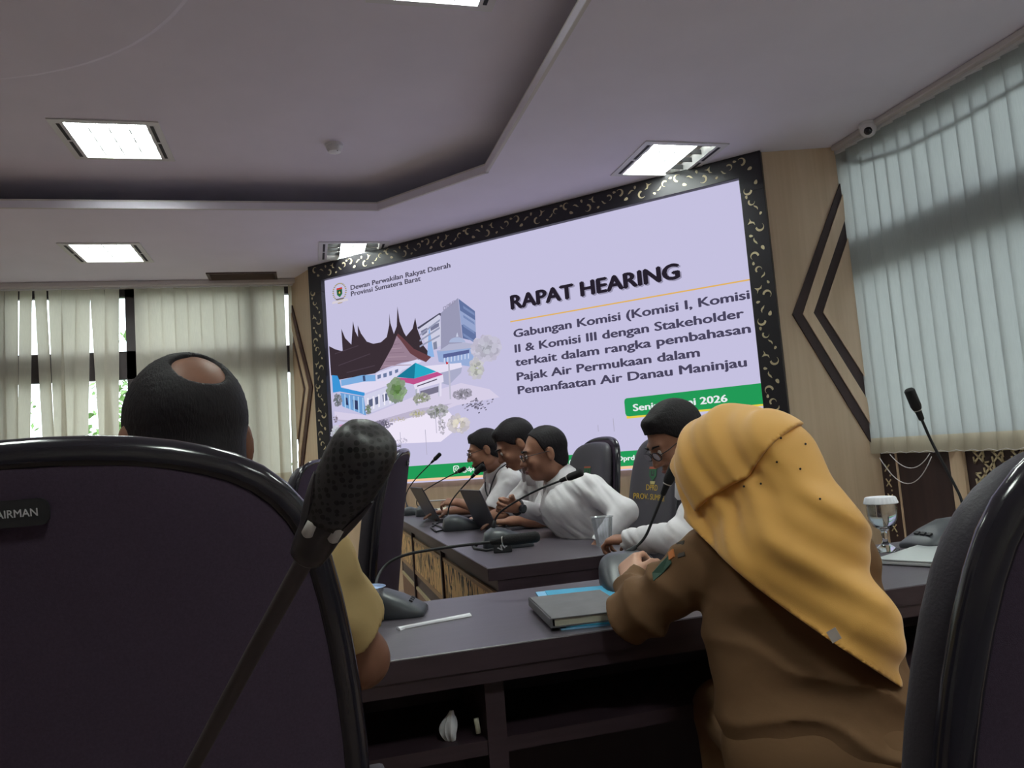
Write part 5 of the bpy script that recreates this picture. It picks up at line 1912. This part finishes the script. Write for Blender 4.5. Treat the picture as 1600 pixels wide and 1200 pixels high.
    if hair:
        zl = zline or ZL
        Hh = Field(hc - 0.16, hc + 0.18, 0.004)
        t = hair_t
        Hh.put(ell(P(0, -0.014, 0.034), V(0.076 + t, 0.096 + t, 0.088 + t) * hs, R), 0.0)
        Hh.put(ell(P(0, -0.045, -0.035), V(0.062 + t * 0.8, 0.055 + t, 0.06) * hs, R), 0.02)
        if quiff:
            Hh.put(ell(P(0, 0.058, 0.100), V(0.055, 0.032, 0.026) * hs * quiff, R), 0.03)

        def region(X, Y, Z):
            x, y, z = X - hc[0], Y - hc[1], Z - hc[2]
            ly = (x * R[0, 1] + y * R[1, 1] + z * R[2, 1]) / hs
            lz = (x * R[0, 2] + y * R[1, 2] + z * R[2, 2]) / hs
            return (np.interp(ly, zl[0], zl[1]) - lz) * 0.7
        Hh.clip(region)
        Hh.ripple(lambda x, y, z: 0.0012 * np.sin(x * 900 + 3 * np.sin(z * 160)) * np.sin(y * 820 + 2 * np.sin(x * 210)))
        for s in (-1, 1):
            Hh.put(ell(P(s * 0.083, -0.008, -0.008), V(0.016, 0.024, 0.036) * hs, R), 0.004, 'sub')
        if bald:
            for (x, y, z), r in bald:
                Hh.put(ell(P(x, y, z), V(r) * hs, R), 0.006, 'sub')
        obj('hair', Hh.mesh(1), HAIR, root, True)
    if face:
        for s in (-1, 1):
            e = obj('eye', M().ball(P(s * 0.031, 0.0865, 0.003), 0.0118 * hs, 12), EYEW, root, True)
            obj('iris', M().ball(P(s * 0.031, 0.0945, 0.0015), 0.0052 * hs, 10), EYEB, e, True)
        m = M()
        for s in (-1, 1):
            m.tube([P(s * 0.013, 0.1005, 0.024), P(s * 0.028, 0.1005, 0.030), P(s * 0.048, 0.0875, 0.027)], [0.003 * hs, 0.004 * hs, 0.002 * hs], 6)
        obj('eyebrows', m, HAIR, root, True)
        m = M()
        m.tube([P(-0.022, 0.0965, -0.067), P(-0.010, 0.1055, -0.0645), P(0, 0.1065, -0.0655), P(0.010, 0.1055, -0.0645), P(0.022, 0.0965, -0.067)], [0.002, 0.0044, 0.0042, 0.0044, 0.002], 6)
        m.tube([P(-0.019, 0.0965, -0.070), P(0, 0.1045, -0.0735), P(0.019, 0.0965, -0.070)], [0.002, 0.005, 0.002], 6)
        obj('lips', m, LIP, root, True)
    if specs:
        gl = None
        m = M()
        for s in (-1, 1):
            ring = [P(s * 0.032 + 0.023 * math.cos(a) * (1 + 0.12 * abs(math.cos(a))), 0.112 - 0.006 * (math.cos(a) * s > 0.5), 0.0 + 0.0155 * math.sin(a)) for a in [2 * PI * i / 20 for i in range(20)]]
            m.tube(ring, 0.0016 * hs, 6, close=True)
            m.tube([P(s * 0.057, 0.107, 0.004), P(s * 0.078, 0.085, 0.006), P(s * 0.085, 0.0, 0.008), P(s * 0.084, -0.022, -0.002)], 0.0017 * hs, 6)
        m.tube([P(-0.009, 0.113, 0.003), P(0, 0.116, 0.006), P(0.009, 0.113, 0.003)], 0.0015 * hs, 6)
        gl = obj('spectacles', m, STRAP, root, True)
        m = M()
        for s in (-1, 1):
            vs = [P(s * 0.032 + 0.022 * math.cos(a), 0.1115, 0.0 + 0.0148 * math.sin(a)) for a in [2 * PI * i / 20 for i in range(20)]]
            m.add(vs, [tuple(range(20))])
        obj('lens', m, LENS, gl)
    return root, P, dict(lat=lat, sp=sp, fw=fw, R=R)


def strap(root, pts, w=0.005, name='lanyard', mt=None):
    q = [V(p) for p in pts]
    for _ in range(2):
        n = [q[0]]
        for a, b in zip(q, q[1:]):
            n += [a * 0.75 + b * 0.25, a * 0.25 + b * 0.75]
        n.append(q[-1])
        q = n
    return obj(name, M().tube(q, w, 6), mt or STRAP, root, True)


WHO = 'people at the conference tables'
# the balding man in the foreground, seen from behind
eR = at(564, 1030, 1.27)
person('balding man in khaki short-sleeved uniform seen from behind the large CHAIRMAN chair, left foreground',
       dict(pelvis=(-0.22, 1.09, 0.575), chest=(-0.19, 1.14, 0.90), neck=(-0.178, 1.155, 1.065), head=(-0.172, 1.185, 1.198), hf=(-0.36, 0.93, -0.16), face=(0, 1, 0),
            sh=((-0.395, 1.15, 1.0), at(470, 880, 1.16)), el=((-0.46, 1.36, 0.79), eR), wr=((-0.30, 1.70, 0.793), (-0.03, 1.72, 0.793)),
            hd=((0.3, 0.95, 0), (-0.5, 0.86, 0)), hn=((0, 0, -1), (0, 0, -1)), kn=((-0.40, 1.45, 0.53), (-0.06, 1.46, 0.53))),
       shirt_mat=KHAKI, skin=mat('skin_tanned', (126, 88, 72), 0.5, spec=0.3, vary=0.08, vscale=25), short=0.66, g=1.08, hs=1.02, hair_t=0.005, bald=[((0.008, -0.092, 0.086), (0.034, 0.038, 0.028)), ((0.016, -0.075, 0.100), (0.024, 0.024, 0.02)), ((-0.008, -0.085, 0.096), (0.022, 0.022, 0.018))], group=WHO, h=0.006, hands=(0.25, 0.25), trousers=KHAKI)

# four men in white on the far side
a1 = dict(pelvis=(1.30, 4.95, 0.575), chest=(1.235, 4.87, 0.88), neck=(1.15, 4.84, 1.055), head=at(758, 703, 4.86), hf=(-0.94, 0.22, -0.25), face=(-1, 0.1, 0),
          sh=((1.20, 4.67, 0.985), (1.20, 5.03, 0.99)), el=((1.06, 4.68, 0.80), (1.10, 5.18, 0.80)), wr=(at(716, 785, 4.95), (0.86, 5.10, 0.80)),
          hd=((-0.85, 0.5, 0.1), (-1, 0, 0)), hn=((0.1, 0.5, -0.85), (0, 0, -1)))
root, P, q = person('bearded man in white shirt, spectacles and lanyard writing at the far end of the table', a1, short=0.82, specs=True, group=WHO, hands=(0.8, 0.3), quiff=0.6, hair_t=0.011, hs=1.03)
B = Field(P(0, 0, 0) - 0.16, P(0, 0, 0) + 0.16, 0.004)
add_head(B, P(0, 0, 0), q['R'], 1.03 * 1.03, False)
for fn in (lambda l: (l[2] + 0.070 - 0.25 * (0.07 - l[1])) * 0.8, lambda l: (0.03 - l[1]) * 0.8):
    B.clip(lambda X, Y, Z, fn=fn: fn([((X - P(0, 0, 0)[0]) * q['R'][0, i] + (Y - P(0, 0, 0)[1]) * q['R'][1, i] + (Z - P(0, 0, 0)[2]) * q['R'][2, i]) / 1.03 for i in range(3)]))
B.put(ell(P(0, 0.1, -0.068), V(0.024, 0.03, 0.012), q['R']), 0.004, 'sub')
obj('beard', B.mesh(1), HAIR, root, True)
strap(root, [V(1.19, 4.74, 1.085), V(1.13, 4.735, 1.05), V(1.085, 4.75, 0.96), V(1.07, 4.79, 0.87), V(1.06, 4.83, 0.96), V(1.10, 4.90, 1.05), V(1.18, 4.92, 1.085)], 0.0045)
pw = V(a1['wr'][0]) + unit(V(a1['hd'][0])) * 0.10 + V(0, 0, 0.0)
t = thing('pen', pw, 0, 'white pen held by the bearded man writing at the far end', 'pen')
obj('barrel', M().tube([pw + V(-0.09, 0.03, 0.012), pw + V(0.07, -0.02, 0.008)], 0.0045, 8), K['white'], t, True)
obj('tip', M().tube([pw + V(-0.105, 0.035, 0.0125), pw + V(-0.09, 0.03, 0.012)], [0.001, 0.0042], 8), K['rubber'], t, True)

a2 = dict(pelvis=(1.45, 4.20, 0.575), chest=(1.30, 4.13, 0.87), neck=(1.20, 4.10, 1.06), head=at(806, 694, 4.14), hf=(-0.84, 0.1, -0.50), face=(-1, 0.05, 0),
          sh=((1.25, 3.95, 0.985), (1.25, 4.30, 0.985)), el=((1.16, 3.90, 0.80), (1.10, 4.42, 0.80)), wr=((1.00, 3.98, 0.795), (0.95, 4.36, 0.795)),
          hd=((-0.9, 0.4, 0), (-1, -0.2, 0)), hn=((0, 0, -1), (0, 0, -1)))
person('dark-haired man in white shirt bowing his head between the two men in glasses', a2, short=0.85, group=WHO, hands=(0.3, 0.3), hair_t=0.013, quiff=0.7, hs=1.05)

hw3 = at(806, 792, 3.60)
a3 = dict(pelvis=(1.36, 3.36, 0.575), chest=at(896, 800, 3.55), neck=at(875, 752, 3.60), head=at(851, 708, 3.60), hf=(-0.98, 0.12, -0.16), face=(-1, 0.0, 0),
          sh=(at(926, 766, 3.40), at(868, 772, 3.76)), el=(at(976, 800, 3.24), at(872, 810, 3.80)), wr=(at(932, 856, 3.18), hw3),
          hd=((-0.75, -0.2, -0.4), at(783, 788, 3.56) - hw3), hn=((0, 0, -1), (0.25, -0.9, -0.3)))
def drag_folds(x, y, z):
    """Long creases pulled from the shoulder down to the bent elbow and the waist."""
    s = (x * 0.78 - y * 0.30 + z * 0.55)
    r = (x * -0.5 - y * 0.2 + z * 0.84)
    c1 = np.clip(np.abs(np.sin(s * 33 + 1.5 * np.sin(r * 15) + 0.4)) - 0.6, 0, 1) * 2.2
    c2 = np.clip(np.abs(np.sin(s * 71 + r * 18 + 0.9 * np.sin(r * 21))) - 0.72, 0, 1) * 3.5
    return (0.0065 * c1 + 0.004 * c2) * (0.55 + 0.45 * np.sin(r * 24 + s * 9)) - 0.002


root, P, q = person('man in long-sleeved white shirt, glasses and wristwatch leaning forward with elbow out', a3, specs=True, g=0.94, group=WHO, hands=(0.5, 1.25), hair_t=0.007, cuff=0.02, h=0.005, wrinkle=0.0015, wr_fn=drag_folds,
                    zline=([-0.13, -0.06, -0.028, -0.012, 0.008, 0.022, 0.036, 0.055, 0.13], [-0.080, -0.075, -0.050, -0.012, 0.0, 0.030, 0.075, 0.098, 0.13]))
wd = unit(hw3 - V(a3['el'][1]))
wc = hw3 - wd * 0.012
Rw = frame_of(wd, (0, 0, 1))
t = thing('wristwatch', wc, 0, 'dark wristwatch on the raised wrist of the man leaning forward', 'watch')
ring = [wc + Rw @ V(0.034 * math.cos(a), 0, 0.034 * math.sin(a)) for a in [2 * PI * i / 20 for i in range(20)]]
obj('band', M().tube(ring, 0.006, 8, close=True), STRAP, t, True)
tv = unit(EYE - wc)
tv = unit(tv - wd * (tv @ wd))
m = M().tube([wc + tv * 0.030, wc + tv * 0.042, wc + tv * 0.044], [0.021, 0.021, 0.018], 20)
obj('case', m, K['gloss'], t, True, angle=40)
obj('dial', M().tube([wc + tv * 0.0442, wc + tv * 0.0446], [0.016, 0.016], 20), K['micgrey'], t)

a4 = dict(pelvis=(1.40, 2.42, 0.575), chest=at(1130, 830, 2.66), neck=at(1092, 748, 2.62), head=at(1056, 684, 2.60), hf=(-0.84, -0.02, -0.52), face=(-1, 0.05, 0),
          sh=(at(1102, 785, 2.46), at(1130, 775, 2.85)), el=(at(1064, 842, 2.40), (1.40, 2.74, 0.76)), wr=(at(984, 843, 2.80), (1.30, 2.62, 0.62)),
          hd=((-0.55, 0.82, -0.02), (-0.8, -0.3, -0.3)), hn=((0.2, 0.0, -1), (0, 0, -1)))
root, P, q = person('man in white shirt and spectacles looking down, half hidden behind the yellow headscarf', a4, specs=True, group=WHO, hands=(1.1, 0.5), cuff=-0.01, hair_t=0.009, quiff=0.5, h=0.005, wrinkle=0.0015, wr_fn=drag_folds)
n4 = V(a4['neck'])
strap(root, [n4 + V(0.06, -0.07, 0.02), n4 + V(0.0, -0.115, -0.02), n4 + V(-0.06, -0.10, -0.12), n4 + V(-0.08, -0.04, -0.2), n4 + V(-0.09, 0.03, -0.12), n4 + V(-0.03, 0.07, -0.01), n4 + V(0.05, 0.07, 0.03)], 0.0045)

# ------------------------------------------------------------------ the woman in the yellow headscarf
HIJ = mat('yellow_chiffon', (226, 170, 88), 0.62, spec=0.3, bump=0.15, bscale=900, sheen=0.3)
sL, sR = at(1104, 880, 1.60), at(1312, 872, 1.50)
hd_c = at(1152, 742, 1.60)
aw = dict(pelvis=at(1292, 1180, 1.42), chest=at(1246, 985, 1.50), neck=at(1205, 840, 1.56), head=hd_c, hf=(-0.42, 0.62, -0.62), face=(0.15, 1, 0),
          sh=(sL, sR), el=(at(998, 955, 1.66), (1.16, 1.60, 0.81)), wr=(at(988, 908, 1.88), (0.95, 1.80, 0.80)),
          hd=(at(984, 880, 1.95) - at(988, 908, 1.88) + V(0, 0, 0.0), (-0.6, 0.8, 0)), hn=((0.3, -0.5, -0.8), (0, 0, -1)))
pw = V(aw['pelvis'])
fw2 = unit(V(0.25, 0.97, 0))
lt2 = V(fw2[1], -fw2[0], 0)
aw['kn'] = [pw - lt2 * 0.10 + fw2 * 0.34 + V(0, 0, -0.02), pw + lt2 * 0.10 + fw2 * 0.34 + V(0, 0, -0.02)]


def waist_folds(x, y, z):
    """Cloth gathers across the lower back and along the bent sleeve."""
    s = (x - pw[0]) * lt2[0] + (y - pw[1]) * lt2[1]
    low = np.clip((0.92 - z) / 0.25, 0, 1) * np.clip((s + 0.24) / 0.1, 0, 1)
    ph = z * 62 + s * 9 + 1.3 * np.sin(s * 14 + z * 9) + 0.8 * np.sin(s * 23 - z * 31)
    a = 0.018 * (1 - np.abs(np.sin(ph * 0.5)) ** 0.7 - 0.35) * low
    slv = np.clip((-0.19 - s) / 0.05, 0, 1)
    b = 0.014 * (np.abs(np.sin(s * 30 + z * 26 + 1.2 * np.sin(y * 22))) - 0.5) * slv
    return -a + b


root, P, q = person('woman in yellow headscarf and olive-brown uniform leaning on the near table, seen from behind', aw, shirt_mat=BROWN, hair=False, group=WHO, g=0.93, hs=0.98, skin=SKIN2, h=0.0055,
                    hands=(1.2, 0.3), collar=False, wrinkle=0.003, wr_fn=waist_folds, arm_r=1.18, trousers=BROWN, cuff=0.0)
ne, ch, pe = V(aw['neck']), V(aw['chest']), V(aw['pelvis'])
vd = unit(at(1240, 880, 1.5) - EYE)
bun = at(1212, 716, 1.50)
tipp = at(1408, 1062, 1.36)
lo = np.minimum.reduce([hd_c, sL, sR, tipp]) - 0.2
hi = np.maximum.reduce([hd_c, sL, sR, tipp]) + 0.24
Hj = Field(lo, hi, 0.0045)
Rh = q['R']
# the draped cape: over shoulders and down the back
Hj.put(cap(at(1145, 812, 1.60), at(1118, 842, 1.585), 0.085, 0.074), 0.06)
Hj.put(cap(at(1195, 800, 1.56), at(1252, 850, 1.47), 0.110, 0.100), 0.06)
Hj.put(cap(bun, at(1248, 840, 1.46), 0.062, 0.098), 0.06)
Hj.put(cap(at(1248, 840, 1.46), at(1318, 985, 1.385), 0.098, 0.078), 0.06)
Hj.put(cap(at(1318, 985, 1.385), at(1388, 1062, 1.35), 0.078, 0.030), 0.06)
Hj.put(cap(at(1195, 905, 1.47), at(1305, 1010, 1.385), 0.105, 0.080), 0.06)
Hj.put(cap(hd_c, bun, 0.105, 0.060), 0.06)
Hj.put(ell(hd_c + Rh @ V(0, -0.012, 0.022), V(0.100, 0.116, 0.106), Rh), 0.05)
Hj.put(cap(hd_c + Rh @ V(0, 0.02, -0.05), hd_c + Rh @ V(0.01, -0.02, -0.13), 0.078, 0.066), 0.05)
fo = hd_c + Rh @ V(0, 0.098, -0.02)
Hj.put(ell(fo + Rh @ V(0, 0.03, -0.01), V(0.060, 0.07, 0.084), Rh), 0.01, 'sub')


def sight_plane(p0, p1, keep):
    """A cut through two points, square to the back; positive on the side to remove."""
    a = unit(p1 - p0)
    n = unit(np.cross(a, vd))
    if n @ (keep - p0) > 0:
        n = -n
    return a, n


pA, pB = at(1072, 814, 1.58), at(1404, 1080, 1.36)
al, nrm = sight_plane(pA, pB, at(1250, 800, 1.5))


def folds(x, y, z):
    u = (x - pA[0]) * al[0] + (y - pA[1]) * al[1] + (z - pA[2]) * al[2]
    w = -((x - pA[0]) * nrm[0] + (y - pA[1]) * nrm[1] + (z - pA[2]) * nrm[2])
    cape = np.clip((u - 0.10) / 0.12, 0, 1) * np.clip((0.25 - w) / 0.08, 0.0, 1)
    fan = w * (1.0 + 0.5 * np.clip(0.45 - u, -0.2, 0.4)) + 0.010 * np.sin(u * 11)
    a = 0.0085 * np.sin(fan * 46 + 0.6) + 0.0035 * np.sin(fan * 97 + 2.1 * np.sin(u * 5 + 1))
    hx = (x - hd_c[0]) * Rh[0, 0] + (y - hd_c[1]) * Rh[1, 0] + (z - hd_c[2]) * Rh[2, 0]
    hy = (x - hd_c[0]) * Rh[0, 1] + (y - hd_c[1]) * Rh[1, 1] + (z - hd_c[2]) * Rh[2, 1]
    b = 0.0038 * np.sin(hy * 80 + 1.4 * np.sin(hx * 16) + hx * 26) + 0.0018 * np.sin(hy * 160 + hx * 44)
    return cape * a + (1 - cape) * b


Hj.ripple(folds)
# the upper layer wraps the crown and ends in an edge across the back of the head
c0, c1, c2_ = at(1258, 655, 1.46), at(1172, 748, 1.50), at(1088, 802, 1.55)
Cp = Field(lo, hi, 0.0045)
Cp.F = Hj.F - 0.011
for p0, p1 in ((c0, c1), (c1, c2_)):
    a_, n_ = sight_plane(p0, p1, at(1100, 660, 1.6))
    Cp.clip(lambda X, Y, Z, p0=p0, a_=a_, n_=n_: (X - p0[0]) * n_[0] + (Y - p0[1]) * n_[1] + (Z - p0[2]) * n_[2]
            + 0.007 * np.sin(((X - p0[0]) * a_[0] + (Y - p0[1]) * a_[1] + (Z - p0[2]) * a_[2]) * 22))
a_, n_ = sight_plane(at(1046, 735, 1.6), at(1090, 803, 1.58), at(1160, 740, 1.6))
chin = lambda X, Y, Z: (X - c4[0]) * n_[0] + (Y - c4[1]) * n_[1] + (Z - c4[2]) * n_[2]
c4 = at(1046, 735, 1.6)
Cp.clip(chin)
Cp.put(ell(fo + Rh @ V(0, 0.03, -0.01), V(0.062, 0.08, 0.086), Rh), 0.01, 'sub')
Hj.clip(lambda X, Y, Z: (X - pA[0]) * nrm[0] + (Y - pA[1]) * nrm[1] + (Z - pA[2]) * nrm[2]
        - 0.010 * np.sin(((X - pA[0]) * al[0] + (Y - pA[1]) * al[1] + (Z - pA[2]) * al[2]) * 9.0))
scarf = obj('headscarf', Hj.mesh(2), HIJ, root, True)
obj('crown_layer', Cp.mesh(1), HIJ, scarf, True)


def on_surface(o, px, py, off=0.0):
    """First hit of the sight line on a finished mesh (world point and normal)."""
    bpy.context.view_layer.update()
    mw = o.matrix_world
    d = Vector(at(px, py, 1.0) - EYE)
    inv = mw.inverted()
    ok, loc, nor, _ = o.ray_cast(inv @ Vector(EYE), (inv.to_3x3() @ d).normalized())
    if not ok:
        return None, None
    nor = (mw.to_3x3() @ nor).normalized()
    return mw @ loc + nor * off, nor


m = M()
for px, py in ((1220, 685), (1258, 694), (1214, 722), (1250, 733), (1189, 756), (1281, 780), (1163, 760)):
    p, n = on_surface(scarf, px, py, 0.001)
    if p is not None:
        m.ball(p, 0.0022, 8)
if m.v:
    obj('bead', m, K['gloss'], scarf, True)
shirt_o = [c for c in root.children if c.name.startswith('shirt')][0]


def patch(name, o, pxs, mt, th=0.002, parent=None):
    pts = [on_surface(o, *p, 0.0005) for p in pxs]
    if any(p[0] is None for p in pts):
        return None
    n = sum((p[1] for p in pts), Vector()).normalized()
    vs = [p[0] for p in pts] + [p[0] + n * th for p in pts]
    k = len(pts)
    m = M().add(vs, [tuple(range(k, 2 * k)), tuple(range(k))[::-1]] + [(i, (i + 1) % k, (i + 1) % k + k, i + k) for i in range(k)])
    return obj(name, m, mt, parent or root)


p, n = on_surface(scarf, 1304, 984, 0.001)
if p is not None:
    r = Vector(RGT)
    u = Vector(UPV)
    c = p + n * 0.008 - u * 0.008
    a = Vector(r) * 0.85 + u * 0.5
    b = u * 0.85 - Vector(r) * 0.5
    m = M().add([c - a * .009 - b * .011, c + a * .009 - b * .011, c + a * .009 + b * .011, c - a * .009 + b * .011,
                 c - a * .009 - b * .011 + n * .001, c + a * .009 - b * .011 + n * .001, c + a * .009 + b * .011 + n * .001, c - a * .009 + b * .011 + n * .001],
                [(3, 2, 1, 0), (4, 5, 6, 7), (0, 1, 5, 4), (1, 2, 6, 5), (2, 3, 7, 6), (3, 0, 4, 7)])
    tg = obj('care_tag', m, mat('tag_satin', (196, 184, 178), 0.5), scarf, label='small pale tag at the hem')
PG, PO, PB = mat('patch_green', (44, 74, 62), 0.8), mat('patch_orange', (196, 116, 62), 0.8), mat('patch_black', (52, 44, 38), 0.8)
pd = patch('shoulder_patch', shirt_o, [(1022, 908), (1036, 896), (1050, 880), (1046, 868), (1034, 879), (1020, 896)], PG)
patch('shoulder_patch', shirt_o, [(1047, 876), (1055, 870), (1053, 858), (1046, 864)], PO, 0.003)
patch('name_patch', shirt_o, [(1060, 872), (1071, 869), (1070, 845), (1058, 849)], PB)

# stool under her, hidden by the picture's lower edge but it carries her
sx, sy = float(pe[0]), float(pe[1])
t = thing('stool', (sx, sy, 0), 0, 'low round stool under the woman in the yellow headscarf', 'stool')
zs = float(pe[2]) - 0.12
obj('seat', M().lathe([(0.001, zs - 0.06), (0.17, zs - 0.06), (0.185, zs - 0.04), (0.18, zs - 0.01), (0.15, zs), (0.001, zs)], (sx, sy, 0), 28), K['leather'], t, True, angle=50)
for i in range(4):
    a = PI / 4 + PI / 2 * i
    obj('leg', M().tube([(sx + 0.12 * math.cos(a), sy + 0.12 * math.sin(a), zs - 0.05), (sx + 0.17 * math.cos(a), sy + 0.17 * math.sin(a), 0.0)], 0.012, 8), K['chrome'], t, True)
